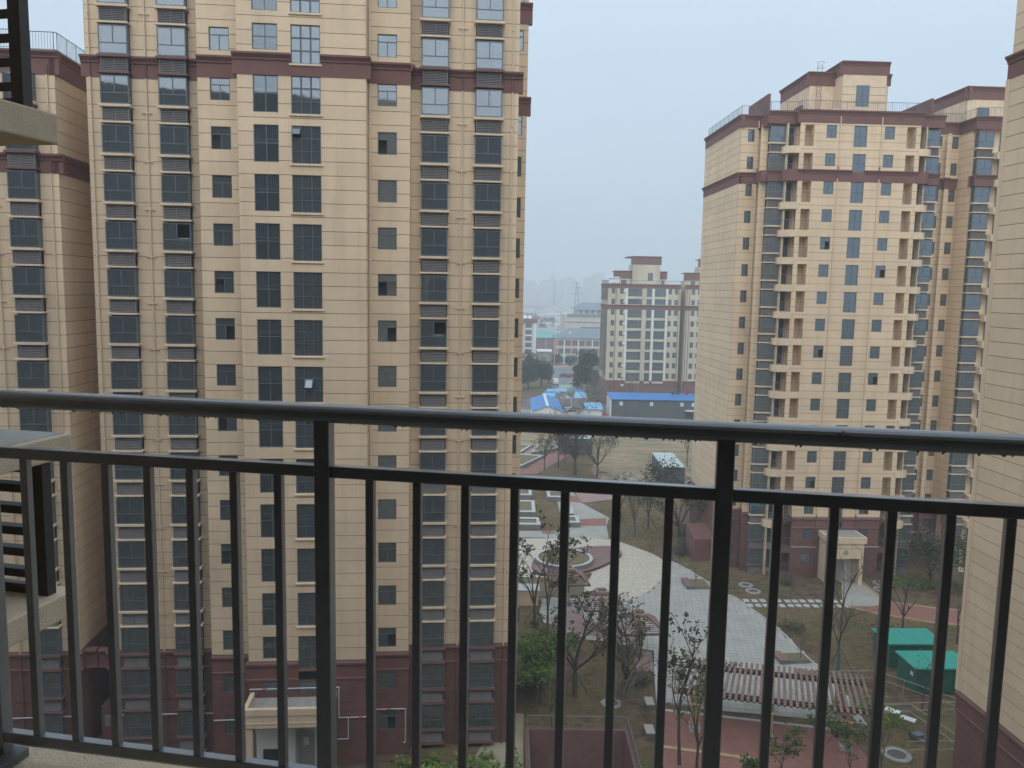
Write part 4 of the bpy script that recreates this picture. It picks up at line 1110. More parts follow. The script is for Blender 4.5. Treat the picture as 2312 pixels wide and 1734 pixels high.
def seat_box(x, y, rz, w, d, lab, plant=(1.8, 1.5)):
    t = thing('bench_planter', lab, 'bench', (x, y, 0), rz)
    ob('seat', bevelled(MB().box(0, w, 0, d, .36, .46).data('seat', WOOD), .02, 1), t); ob('base', boxmesh('base', .06, w - .06, .06, d - .06, 0, .36, STONED), t)
    q = [(w, .1), (w + plant[0], .1), (w + plant[0], .1 + plant[1]), (w, .1 + plant[1])]
    ob('box', MB().prism(q, 0, .34).data('box', STONED), t); ob('soil', MB().prism([(a * .94 + .06 * (w + .9), b * .94 + .05) for a, b in q], .3, .36).data('soil', SOIL), t)
seat_box(18.9, 82.9, .05, .85, 2.6, 'wooden bench on a planter at the right edge of the plaza, far end', (1.7, 2.4))
seat_box(23.2, 65.7, .1, .8, 1.9, 'wooden bench on a planter behind the pergola', (1.9, 1.5)); seat_box(24.0, 62.8, .1, .75, 1.4, 'short wooden bench half hidden by the pergola slats', (1.2, 1.1))
for (x, y, lab) in ((10.85, 58.4, 'grey stone bench block by the plaza edge, farther one'), (10.2, 54.4, 'grey stone bench block by the plaza edge, nearer one')):
    t = thing('stone_bench', lab, 'bench', (x, y, 0)); ob('slab', boxmesh('slab', -.32, .32, -.6, .6, .40, .50, PAVE), t); ob('base', boxmesh('base', -.26, .26, -.5, .5, 0, .40, STONED), t)
tag(kerb('plaza_kerb', [(10.6, 52.5), (11.6, 58.9), (12.3, 64), (12.96, 67.85), (10.6, 68.9)], .22, .14, .04, STONE), kind='structure')
sheet('pink_path', [(10.9, 68.0), (12.6, 67.7), (12.2, 64), (10.8, 64)], .078, PINK)
# red court beyond the pergola
sheet('red_court', [(11.4, 57.9), (24.4, 55.4), (25, 48), (10.4, 48), (10.6, 52.6)], .074, RED)
tag(kerb('court_edge', [(11.5, 57.9), (24.3, 55.4)], .3, .05, .05, STONE), kind='structure')
tag(kerb('court_edge', [(10.9, 52.8), (16.9, 51.5)], .35, .08, .05, TANW), kind='structure')
# ------------------------------------------------------------------ pergola
pg = thing('pergola', 'long slatted wooden pergola on tan stone piers at the lower right', 'pergola')
fl_, fr_, bl_, br_ = Vector((12.0, 54.65, 0)), Vector((24.9, 51.95, 0)), Vector((14.2, 60.4, 0)), Vector((26.6, 58.0, 0))
def lerp(a, b, t): return a + (b - a) * t
NS = 32
def beam(name, a, b, w, h, z, m):
    d = (b - a); L = d.length; me = bevelled(MB().box(0, L, -w / 2, w / 2, 0, h).data(name, m), .012, 1)
    return ob(name, me, pg, (a.x, a.y, z), math.atan2(d.y, d.x))
for s_ in (.13, .82):
    a, b = lerp(fl_, bl_, s_), lerp(fr_, br_, s_)
    beam('beam', a, b, .16, .26, 2.7, WOODD)
    beam('beam', a + Vector((.1, .35, 0)), b + Vector((.1, .35, 0)), .12, .22, 2.72, WOODD)
for i in range(NS + 1):
    t = i / NS; a, b = lerp(fl_, fr_, t), lerp(bl_, br_, t)
    o = beam('slat', a, b, .20, .14, 2.97, SLATW)
for t in (.10, .48, .88):
    for s_ in (.13, .82):
        p = lerp(lerp(fl_, bl_, s_), lerp(fr_, br_, s_), t)
        pr = ob('pier', bevelled(MB().box(-.33, .33, -.33, .33, 0, 2.69).data('pier', TANW), .02, 1), pg, (p.x, p.y, 0), R(-11))
        ob('pier_cap', boxmesh('pier_cap', -.38, .38, -.38, .38, 2.1, 2.22, CREAM2), pr); ob('plinth', boxmesh('plinth', -.4, .4, -.4, .4, 0, .45, STONE), pr)
# ------------------------------------------------------------------ three small lattice shelters on single posts
def shelter(x, y, rz, lab):
    t = thing('garden_shelter', lab, 'shelter', (x, y, 0), rz, 'lattice garden shelters')
    ob('post', bevelled(MB().box(-.22, .22, -.22, .22, .5, 3.3).data('post', TANW), .02, 1), t)
    ob('plinth', boxmesh('plinth', -.36, .36, -.36, .36, 0, .5, STONED), t); ob('post_panel', boxmesh('post_panel', -.1, .1, -.235, -.222, 1.4, 3.0, WOODD), t)
    W, hz, tz, tw = 1.9, 2.75, 3.75, .55
    mb = MB()
    for sx, sy in ((1, 1), (1, -1), (-1, 1), (-1, -1)):
        mb.tube((sx * tw, sy * tw, tz), (sx * W, sy * W, hz), .06, n=5)
        mb.tube((sx * .1, sy * .1, 2.4), (sx * 1.0, sy * 1.0, hz + .3), .05, n=5)
    for s_, sg in ((W, hz), (tw, tz)):
        for k in range(4):
            c = [(s_, s_), (-s_, s_), (-s_, -s_), (s_, -s_)]
            mb.tube((*c[k], sg), (*c[(k + 1) % 4], sg), .075 if s_ == W else .08, n=5)
    ob('hip_frame', mb.data('hip_frame', WOODD), t)
    ob('crown_box', MB().box(-tw, tw, -tw, -tw + .12, tz, tz + .28).box(-tw, tw, tw - .12, tw, tz, tz + .28).box(-tw, -tw + .12, -tw + .12, tw - .12, tz, tz + .28).box(tw - .12, tw, -tw + .12, tw - .12, tz, tz + .28).data('crown_box', mat('pale_wood', (.42, .33, .27), .8)), t)
    for k in range(4):
        for i in range(9):
            f = (i + .5) / 9; s_ = tw + (W - tw) * f; z = tz + (hz - tz) * f + .05
            me = cached(('slat', i), lambda: MB().box(-s_ + .05, s_ - .05, -.055, .055, -.02, .02).data('slat', WOOD))
            a = k * math.pi / 2
            ob('slat', me, t, (s_ * math.sin(a), -s_ * math.cos(a), z), a)
shelter(5.9, 78.1, R(6), 'pyramid lattice shelter on one post, farthest of three, by the round deck')
shelter(8.6, 72.0, R(6), 'pyramid lattice shelter on one post, middle of three on the plaza edge')
shelter(11.3, 67.0, R(6), 'pyramid lattice shelter on one post, nearest of three, left of the pergola')
sheet('pink_path', [(3.6, 74.5), (6.2, 71.6), (8.6, 70.3), (11.2, 69.0), (11.9, 71), (8, 73.6), (6.5, 77)], .078, PINK)
# ------------------------------------------------------------------ garage ramp
rp = thing('garage_ramp', 'sunken maroon garage ramp with low kerb at the bottom centre', 'ramp')
mb = MB()
for (a, b, c, d) in ((px0 - .0, px0 + .3, 35, py1), (px1 - .3, px1, 35, py1)): mb.box(a, b, c, d, -4, .35)
mb.box(px0 + .3, px1 - .3, py1 - .3, py1, -4, .35)
ob('retaining_wall', mb.data('retaining_wall', mat('maroon_render', (.20, .105, .095), .85, var=.12, scale=.8)), rp)
ob('ramp_floor', MB().extrude_x([(35, -1.0), (54.2, -3.6), (54.2, -3.7), (35, -1.1)], px0 + .3, px1 - .3).data('ramp_floor', CONC), rp)
rrl = thing('ramp_railing', 'thin dark railing along the top of the sunken ramp', 'railing')
o = roof_rail(rrl, [(px0 + .15, 40), (px0 + .15, py1 - .15), (px1 - .15, py1 - .15), (px1 - .15, 40)], .36, .95, .13, 'bars', RAILM, r=.013)
ob('toprail', MB().tube((px0 + .15, py1 - .15, 1.31), (px1 - .15, py1 - .15, 1.31), .035, n=6).tube((px1 - .15, py1 - .15, 1.31), (px1 - .15, 40, 1.31), .035, n=6).data('toprail', mat('rail_grey', (.16, .17, .17), .5)), rrl)
sheet('garden_path', [(-2.5, 50), (1.2, 50), (1.3, 57), (-.2, 57)], .03, mat('pale_track', (.33, .29, .20), .95, var=.12, scale=1.2))
# ------------------------------------------------------------------ two green substation boxes
TEAL = mat('teal_sheet', (.03, .34, .27), .45, var=.06, scale=.8); TEALD = mat('green_sheet', (.012, .12, .085), .5, var=.1, scale=1.0)
def cabinet(x, y, lab):
    t = thing('substation_box', lab, 'transformer box', (x, y, 0), R(2))
    ob('body', boxmesh('body', .15, 4.7, .15, 3.0, .1, 2.1, TEALD), t)
    ob('lid', bevelled(MB().box(-.05, 4.9, -.05, 3.2, 2.1, 2.26).data('lid', TEAL), .03, 1), t)
    for i in range(6): ob('rib', boxmesh('rib', .5 + i * .75, .54 + i * .75, -.04, 3.19, 2.26, 2.275, TEAL), t)
    for i in range(3): ob('door', boxmesh('door', .3 + i * 1.45, 1.65 + i * 1.45, .125, .149, .2, 1.95, TEALD), t)
    ob('warning_plate', boxmesh('warning_plate', .13, .149, .6, 1.0, 1.3, 1.6, WHITE), t)
cabinet(32.2, 65.4, 'green transformer box with flat teal lid, the farther of two'); cabinet(32.2, 60.9, 'green transformer box with flat teal lid, the nearer of two by the right tower')
# site fence and sign boards near them
fe = thing('wire_fence', 'low pipe and wire fence round the green transformer boxes', 'fence')
mb = MB()
for pts in ([(27.3, 57.2), (30.2, 57.4), (31.5, 52.5), (27.5, 52.3)], [(25.5, 62.5), (30, 62.8), (34.5, 58.0), (27, 57.3)]):
    for a, b in zip(pts, pts[1:]):
        for z in (.5, 1.1): mb.tube((*a, z), (*b, z), .03, n=5)
        for k in range(4): p = (a[0] + (b[0] - a[0]) * k / 3, a[1] + (b[1] - a[1]) * k / 3); mb.tube((*p, 0), (*p, 1.15), .03, n=5)
ob('rails', mb.data('rails', mat('fence_grey', (.33, .31, .28), .6)), fe)
for (x, y, lab, m_) in ((28.3, 56.3, 'white board lying on the fence rail, upper', WHITE), (28.9, 55.2, 'grey-white board lying on the fence rail, lower', GALV)):
    t = tag(ob('board', bevelled(MB().box(-.5, .5, -.3, .3, 0, .04).data('board', m_), .005, 1), None, (x, y, 1.15), R(-40)), lab, 'board')
ba = thing('wheelbarrow', 'dark barrow-like tray left on the soil below the fence', 'wheelbarrow', (29.2, 54.2, 0), .4)
ob('tray', MB().prism([(-.35, -.25), (.35, -.25), (.45, .3), (-.45, .3)], .35, .6).data('tray', ALU), ba); ob('wheel', MB().tube((-.05, .55, .2), (.05, .55, .2), .2, n=14).data('wheel', LOUVD), ba)
ob('handle', MB().tube((-.3, -.2, .4), (-.35, -.9, .6), .02, n=5).tube((.3, -.2, .4), (.35, -.9, .6), .02, n=5).data('handle', GALV), ba)
# glass-roofed stair hoods in the field
GR = mat('pale_green_glass', (.50, .62, .60), .25, var=.08, scale=.6)
def hood(x0, x1, y0, y1, lab, h=3.0):
    t = thing('glass_stair_hood', lab, 'glass shelter')
    ob('roof', MB().extrude_x([(y0, h), (y1, h + .25), (y1, h + .33), (y0, h + .08)], x0, x1).data('roof', GR), t)
    nx = max(2, int((x1 - x0) / .6))
    for y in (y0 + .1, y1 - .1):
        for i in range(nx + 1):
            x = x0 + .05 + (x1 - x0 - .1) * i / nx; ob('mullion', cached(('mul', h), lambda: boxmesh('mullion', -.04, .04, -.04, .04, 0, h, ALU)), t, (x, y, 0))
    ny = int((y1 - y0) / .7)
    for x in (x0 + .1, x1 - .1):
        for i in range(1, ny): ob('mullion', cached(('mul', h), lambda: boxmesh('mullion', -.04, .04, -.04, .04, 0, h, ALU)), t, (x, y0 + (y1 - y0) * i / ny, 0))
    ob('glazing', MB().box(x0 + .09, x0 + .11, y0 + .2, y1 - .2, .2, h - .05).box(x1 - .11, x1 - .09, y0 + .2, y1 - .2, .2, h - .05).box(x0 + .15, x1 - .15, y0 + .09, y0 + .11, .2, h - .05).data('glazing', GLASSO), t)
    for i in range(1, 5): ob('roof_bar', cached(('rb', x1 - x0), lambda: boxmesh('roof_bar', x0, x1, -.03, .03, 0, .04, GALV)), t, (0, y0 + (y1 - y0) * i / 5, h + .09 + .25 * i / 5))
hood(24.9, 28.6, 130.2, 140.8, 'glass-sided stair shelter with pale green roof standing in the dry field')
hood(9.4, 15.7, 153.7, 159, 'glass-sided stair shelter with pale roof behind the garden trees', 3.2)
def rubble(name, lab, spots, m, cat):
    mb = MB(); r2 = random.Random(5)
    for (x, y, sx, sy) in spots:
        for i in range(70):
            a, b = r2.uniform(-sx, sx), r2.uniform(-sy, sy); s_ = r2.uniform(.15, .5); h = r2.uniform(.03, .18)
            mb.prism([(x + a, y + b), (x + a + s_, y + b + r2.uniform(-.1, .1)), (x + a + s_, y + b + s_), (x + a - .05, y + b + s_ * .8)], 0, h)
    return tag(ob(name, mb.data(name, m)), lab, cat, kind='stuff')
rubble('rubble', 'pale broken stone spread beside the stair shelter in the field', [(21, 133, 3, 4), (30.5, 134, 2.2, 4), (32, 97, 1.0, .6), (25, 93, 1.2, .6)], STONE, 'rubble')
# ------------------------------------------------------------------ trees and planting
BARK = mat('bark', (.085, .068, .055), .95, var=.25, scale=4)
BARKG = mat('grey_bark', (.20, .175, .15), .95, var=.25, scale=3)
WRAP = mat('blue_grey_wrap', (.10, .16, .17), .9)
STAKE = mat('stake_wood', (.13, .10, .075), .95, var=.2, scale=3)
def leafmat(name, c1, c2):
    m = mat(name, c1, .7, col2=c2, scale=2.2, spec=.25, detail=3)
    return m
LDARK = leafmat('leaf_dark', (.040, .050, .024), (.085, .085, .045))
LMID = leafmat('leaf_mid', (.060, .105, .030), (.115, .150, .050))
LBRIGHT = leafmat('leaf_bright', (.095, .19, .035), (.20, .27, .06))
LFRESH = leafmat('leaf_fresh', (.085, .165, .035), (.165, .22, .06))
LEVER = leafmat('leaf_evergreen', (.030, .058, .032), (.065, .095, .050))
LBRN = leafmat('leaf_dull', (.115, .10, .06), (.075, .075, .045))
def add_leaf(mb, p, s, r_):
    d = Vector((r_.gauss(0, 1), r_.gauss(0, 1), r_.gauss(0, .7) + .2)).normalized()
    n_ = Vector((r_.gauss(0, 1), r_.gauss(0, 1), r_.gauss(0, 1) + .8)).normalized()
    w = d.cross(n_)
    if w.length < 1e-3: return
    w.normalize(); w *= s * .28; e = d * s
    p = Vector(p); m_ = p + e * .5
    mb.quad(tuple(p), tuple(m_ + w), tuple(p + e), tuple(m_ - w))
def grow(mb, p, d, L, r0, lev, r_, tips, spread, up, wig=.16):
    """one limb as a few bent tapering pieces, then its side shoots"""
    n_ = 4 if lev > 1 else 3
    pts = [p]; dd = d.copy()
    for i in range(n_):
        dd = (dd + Vector((r_.gauss(0, wig), r_.gauss(0, wig), r_.gauss(0, wig * .5) + up))).normalized()
        q = pts[-1] + dd * (L / n_)
        ra, rb = r0 * (1 - .62 * i / n_), r0 * (1 - .62 * (i + 1) / n_)
        mb.tube(pts[-1], q, ra, rb, n=7 if r0 > .06 else 5 if r0 > .02 else 3, cap=False)
        pts.append(q)
    tips.append((pts[-1], lev)); 
    if lev <= 0:
        tips.append((pts[-2], lev)); return
    k = r_.randint(2, 4)
    for i in range(k):
        t = r_.uniform(.3, 1); j = min(n_ - 1, int(t * n_)); s_ = pts[j] + (pts[j + 1] - pts[j]) * (t * n_ - j)
        a = r_.uniform(0, 2 * math.pi); side = Vector((math.cos(a), math.sin(a), 0))
        nd = (dd * (1 - spread) + side * spread + Vector((0, 0, .15))).normalized()
        grow(mb, s_, nd, L * r_.uniform(.45, .7), max(.006, r0 * .42), lev - 1, r_, tips, spread, up, wig)
def tree(name, label, x, y, h, trunk=.4, r0=.11, seed=1, limbs=5, spread=.45, leaf=None, per=8, ls=.22, cl=.35, levels=2, props=False, wrap=False, bark=None, group=None, lean=(0, 0), z=0, crown_name='crown'):
    r_ = random.Random(seed)
    t = thing(name, label, 'tree', (x, y, z), 0, group)
    mb = MB(); tips = []
    p = Vector((0, 0, 0)); d = Vector((lean[0], lean[1], 1)).normalized()
    top = h * trunk; q = p
    mb.tube((0, 0, -.05), (0, 0, .12), r0 * 1.5, r0 * 1.05, n=8)
    for i in range(4):
        dd = (d + Vector((r_.gauss(0, .05), r_.gauss(0, .05), 0))).normalized()
        n2 = q + dd * (top / 4); mb.tube(q, n2, r0 * (1 - .08 * i), r0 * (1 - .08 * (i + 1)), n=8, cap=False); q = n2
    for i in range(limbs):
        a = 2 * math.pi * (i + r_.uniform(-.25, .25)) / limbs
        s_ = q - d * (r_.uniform(0, .25) * top) if i else q
        sp = spread * r_.uniform(.6, 1.2) if i else .08
        nd = (Vector((0, 0, 1)) * (1 - sp) + Vector((math.cos(a), math.sin(a), 0)) * sp).normalized()
        grow(mb, s_, nd, (h - top) * (r_.uniform(.62, .85) if i else .85), r0 * (.55 if i else .7), levels, r_, tips, .5, .05)
    ob('trunk', mb.data('trunk', bark or BARK, True), t)
    if leaf:
        lb = MB()
        for (tp, lv) in tips:
            if lv > 1 and r_.random() < .5: continue
            for k in range(per if lv <= 0 else per // 2):
                o_ = Vector((r_.gauss(0, cl), r_.gauss(0, cl), r_.gauss(0, cl * .8)))
                add_leaf(lb, tp + o_ * .6, ls * r_.uniform(.6, 1.25), r_)
        ob(crown_name, lb.data(crown_name, leaf), t)
    if props:
        for k in range(3):
            a = 2 * math.pi * k / 3 + seed
            pm = MB().tube((math.cos(a) * 1.15, math.sin(a) * 1.15, 0), (math.cos(a) * .08, math.sin(a) * .08, min(2.0, top * .95)), .035, n=5).data('stake', STAKE)
            ob('stake', pm, t)
    if wrap: ob('trunk_wrap', MB().tube((0, 0, .02), (lean[0] * 1.4, lean[1] * 1.4, 1.6), r0 * 1.35, r0 * 1.2, n=10).data('trunk_wrap', WRAP), t)
    return t
# magnolias and bare young trees in the garden
tree('magnolia', 'dark-leaved forked magnolia left of the shelters, close to the low wall', 2.5, 72.6, 8.4, .28, .17, 11, 3, .22, LDARK, 15, .26, .18, 2, True)
tree('magnolia', 'thin dark-leaved magnolia just right of the forked one', 3.6, 69.6, 8.8, .32, .13, 12, 3, .16, LDARK, 15, .26, .18, 2)
tree('magnolia', 'stout dark magnolia in brown soil, in front of the middle shelter', 5.3, 59.8, 7.6, .36, .19, 13, 5, .42, LDARK, 13, .25, .19, 2, True)
tree('magnolia', 'dense dull-leaved magnolia between the nearest shelter and the ramp', 9.4, 60.6, 6.4, .22, .18, 14, 7, .42, LBRN, 6, .26, .26, 2, True)
tree('bare_tree', 'pale many-stemmed bare tree at the plaza edge behind the stone benches', 8.8, 58.3, 5.2, .15, .12, 15, 7, .5, None, 0, .2, .3, 2, True, bark=BARKG)
tree('magnolia', 'tall thin magnolia at the bottom, left of the thick rail post', 11.6, 50.8, 9.8, .30, .13, 16, 3, .13, LDARK, 14, .25, .17, 2)
tree('magnolia', 'olive-leaved magnolia at the bottom beside the thick rail post', 12.7, 50.4, 6.9, .28, .11, 17, 4, .26, LMID, 6, .26, .24, 2)
tree('leafy_tree', 'fresh green bushy tree at the foot of the tall left tower', 2.6, 58.6, 5.0, .3, .09, 18, 7, .5, LFRESH, 26, .26, .5, 2, True)
tree('bare_tree', 'small bare tree in front of the fresh green tree', 3.3, 55.4, 4.2, .3, .06, 19, 5, .45, None, 0, .2, .3, 2, True)
for i, (x, y, h, lf, s_, lab) in enumerate(((17.6, 48.6, 3.4, LMID, 21, 'sapling with bright leaf tips at the bottom, below the pergola middle'), (19.8, 48.9, 5.2, LMID, 22, 'tall leafy sapling at the bottom, below the pergola'), (22.0, 48.6, 4.0, LMID, 23, 'leafy sapling at the bottom under the right pier'), (24.3, 49.3, 5.0, LBRIGHT, 24, 'bright green sapling at the right end of the pergola'), (15.6, 48.0, 2.2, LMID, 25, 'short leafy sapling on the edge of the red court'))):
    tree('sapling', lab, x, y, h, .3, .05, s_, 3, .2, lf, 6, .26, .18, 2)
tree('bare_tree', 'bare forked tree with wrapped trunk and stakes on the lawn behind the pergola', 27.8, 65.0, 6.8, .35, .12, 31, 3, .30, None, 0, .2, .3, 2, True, True)
tree('bare_tree', 'bare sapling standing left of the farther transformer box', 30.2, 62.8, 5.2, .4, .09, 32, 3, .3, LBRN, 3, .2, .3, 1, False, True)
tree('bare_tree', 'bare spreading tree over the red path behind the transformer boxes', 37.3, 73.5, 6.6, .25, .12, 33, 4, .42, None, 0, .2, .3, 2)
tree('bare_tree', 'slim bare tree with wrapped trunk before the tower door', 31.5, 73.6, 7.6, .3, .10, 34, 4, .26, None, 0, .2, .3, 2, True, True)
tree('bare_tree', 'bare tree close against the right tower wall', 41.0, 70.8, 7.0, .35, .09, 35, 4, .2, None, 0, .2, .3, 2)
tree('bare_tree', 'two-stemmed bare sapling by the nearer transformer box', 31.6, 58.4, 4.6, .3, .06, 36, 3, .2, LBRN, 2, .2, .2, 1)
tree('bare_tree', 'twiggy sapling in the bench planter behind the pergola', 25.2, 66.5, 2.8, .3, .04, 37, 4, .35, None, 0, .2, .3, 1)
tree('bare_tree', 'twiggy sapling in the bench planter at the far plaza edge', 20.2, 84.4, 2.6, .3, .04, 38, 4, .35, None, 0, .2, .3, 1)
tree('broadleaf_tree', 'grey-green round tree by the wall of the second tower, right of its door path', 45.5, 84.5, 6.4, .25, .14, 39, 8, .5, LBRN, 22, .3, .55, 2)
tree('broadleaf_tree', 'grey-green tree at the right, half hidden by the nearer tower wall', 50.0, 83.2, 5.6, .25, .12, 40, 8, .5, LMID, 20, .3, .55, 2)
tree('young_tree', 'reddish-trunked young tree with blue wrap on the bank right of the apron', 16.1, 101.6, 6.6, .35, .12, 41, 6, .25, None, 0, .2, .3, 2, True, True)
tree('young_tree', 'staked young tree just behind the blue-wrapped one', 18.5, 105.2, 6.6, .35, .12, 42, 6, .3, LDARK, 5, .28, .3, 2, True)
tree('young_tree', 'staked young tree at the left of the bank trees', 15.0, 107.4, 6.2, .35, .13, 43, 6, .3, LDARK, 4, .28, .3, 2, True)
tree('broadleaf_tree', 'layered dark-leaved tree beside the second tower flank', 21.8, 101.6, 8.6, .18, .15, 44, 9, .5, LDARK, 14, .36, .5, 2)
tree('garden_tree', 'open dark tree with stakes at the edge of the dry field', 14.8, 135.4, 9.2, .25, .17, 45, 9, .5, LDARK, 6, .32, .3, 2, True)
tree('garden_tree', 'dense grey-green tree with thick staked trunk beside the dry field', 11.1, 136.6, 10.5, .3, .28, 46, 9, .42, LBRN, 18, .35, .6, 2, True)
tree('garden_tree', 'small thin tree in the triangular beds', 6.0, 140.0, 6.6, .3, .12, 47, 7, .4, LBRN, 4, .3, .3, 2)
tree('garden_tree', 'tall thin tree in front of the second stair shelter', 8.6, 142.8, 10, .35, .14, 48, 6, .3, LDARK, 5, .3, .3, 2)
tree('garden_tree', 'small dark tree left of the dense staked tree', 9.9, 146, 7, .3, .12, 49, 7, .4, LDARK, 8, .3, .4, 2)
tree('garden_tree', 'lone staked sapling in the field right of the stair shelter', 32.3, 145.6, 7.0, .3, .10, 50, 5, .25, LDARK, 2, .3, .3, 1, True)
# shrubs
def shrub(x, y, rx, rz, seed, leaf, lab, n_=900, ls=.16):
    r_ = random.Random(seed); t = thing('shrub', lab, 'shrub', (x, y, 0))
    lb = MB(); st_ = MB()
    for i in range(14):
        a = r_.uniform(0, 6.28); st_.tube((0, 0, 0), (math.cos(a) * rx * .6, math.sin(a) * rx * .6, rz * r_.uniform(.7, 1.3)), .025, .008, n=4, cap=False)
    for i in range(n_):
        v = Vector((r_.gauss(0, 1), r_.gauss(0, 1), r_.gauss(0, 1))).normalized() * (r_.random() ** .35)
        k = 1 + .22 * math.sin(v.x * 5 + seed) * math.cos(v.y * 4 + seed)
        add_leaf(lb, (v.x * rx * k, v.y * rx * k, max(.05, rz + v.z * rz * k)), ls * r_.uniform(.6, 1.3), r_)
    ob('stems', st_.data('stems', BARK), t); ob('foliage', lb.data('foliage', leaf), t)
PURP = leafmat('leaf_purple', (.060, .048, .055), (.095, .075, .080))
shrub(22.2, 97.0, 1.5, .75, 61, PURP, 'dark purple rounded shrub by the flank of the second tower, nearer one', 1500)
shrub(23.2, 101.5, 1.6, .8, 62, PURP, 'dark purple rounded shrub by the flank of the second tower, farther one', 1500)
shrub(20.6, 94.8, 1.1, .5, 63, PURP, 'low purple shrub at the corner of the bank above the apron', 800)
shrub(1.9, 60.6, 1.4, 1.1, 64, LMID, 'green shrub under the fresh green tree at the tower foot', 1400, .22)
shrub(10.8, 62.0, 1.2, .6, 65, LBRN, 'brownish shrub beside the plaza kerb under the dense magnolia', 900)
shrub(30.2, 85.2, .9, .5, 66, LBRN, 'low dull shrub left of the tower door', 600)
shrub(26.7, 73.0, 1.3, .45, 67, LBRN, 'low olive shrub on the lawn right of the plaza', 700)
shrub(36.2, 47.0, 1.0, .6, 68, LBRIGHT, 'bright green shrub at the foot of the right tower wall', 700)
shrub(27.6, 47.9, .8, .5, 69, LBRIGHT, 'small bright shrub by the right tower base', 700)
# leafy ground cover at the foot of the tall tower and under the right tower
def cover(name, lab, regions, leaf, seed, dens, ls, hmax):
    r_ = random.Random(seed); lb = MB()
    for poly in regions:
        xs = [p[0] for p in poly]; ys = [p[1] for p in poly]
        n_ = int((max(xs) - min(xs)) * (max(ys) - min(ys)) * dens)
        for i in range(n_):
            x, y = r_.uniform(min(xs), max(xs)), r_.uniform(min(ys), max(ys))
            if not inpoly(x, y, poly): continue
            if math.sin(x * 1.7 + seed) * math.cos(y * 1.3) < -.45: continue
            for k in range(3): add_leaf(lb, (x + r_.gauss(0, .08), y + r_.gauss(0, .08), r_.uniform(.03, hmax)), ls * r_.uniform(.6, 1.3), r_)
    return tag(ob(name, lb.data(name, leaf)), lab, 'plants', kind='stuff')
cover('leafy_plants', 'bright green leafy plants in the bed at the foot of the tall tower', [[(-7.5, 48.5), (1.0, 48.9), (.8, 51.3), (-3.5, 51.2), (-7.5, 50.2)]], LBRIGHT, 71, 22, .34, .5)
cover('leafy_plants', 'green planting at the wall foot right of the second tower door', [[(41, 84.5), (52, 83.5), (52, 86), (42, 87.2)], [(38.5, 59), (40, 59), (43, 66), (41, 67)]], LBRIGHT, 72, 12, .32, .45)
GRF = leafmat('field_tuft', (.27, .21, .125), (.19, .17, .085))
GRT = leafmat('dry_tuft', (.21, .17, .095), (.15, .14, .07))
cover('grass_tufts', 'rough tufts of dry winter grass over the garden soil', [[(1.5, 55.5), (10.5, 55.5), (10.5, 68), (6.5, 69.5), (2, 70.5)], [(26.5, 60), (31, 60), (36, 72), (34, 78), (25.8, 77)], [(24.5, 82), (34.5, 82), (34, 88), (23.5, 90)], [(26.2, 49), (27.4, 49), (30, 57), (26.6, 58)], [(14.5, 99.8), (23.5, 92.5), (24.5, 106), (15, 118)], [(38, 70), (44, 70), (46, 74.5), (38, 75.5)]], GRT, 73, 9, .12, .05)
cover('field_weeds', 'low weeds scattered over the dry field beyond the garden', [[(14, 150), (40, 150), (44, 190), (6, 190)], [(18, 118), (36, 116), (40, 150), (17, 150)]], GRF, 74, 1.5, .14, .04)
sheet('dry_field', [(-4, 164), (2.5, 163), (9, 162.5), (12, 160.5), (16.5, 152), (14, 139), (17, 126), (60, 118), (70, 199), (-4, 199)], .006, mat('dry_grass', (.33, .235, .145), 1.0, col2=(.17, .15, .085), scale=.25, sharp=.10, bump=.9, bscale=3, stretch=(.5, 1.7, 1), detail=10), th=.004)
sheet('round_lawn', smooth([(-8, 85.6), (4.5, 85.6), (7.7, 86.2), (8.6, 86.8), (8.0, 84), (7.6, 81.2), (2.9, 80.2), (-8, 80)], 1), .012, mat('brown_lawn', (.165, .125, .075), 1, col2=(.12, .10, .055), scale=1.6, bump=.5, bscale=7), th=.01)
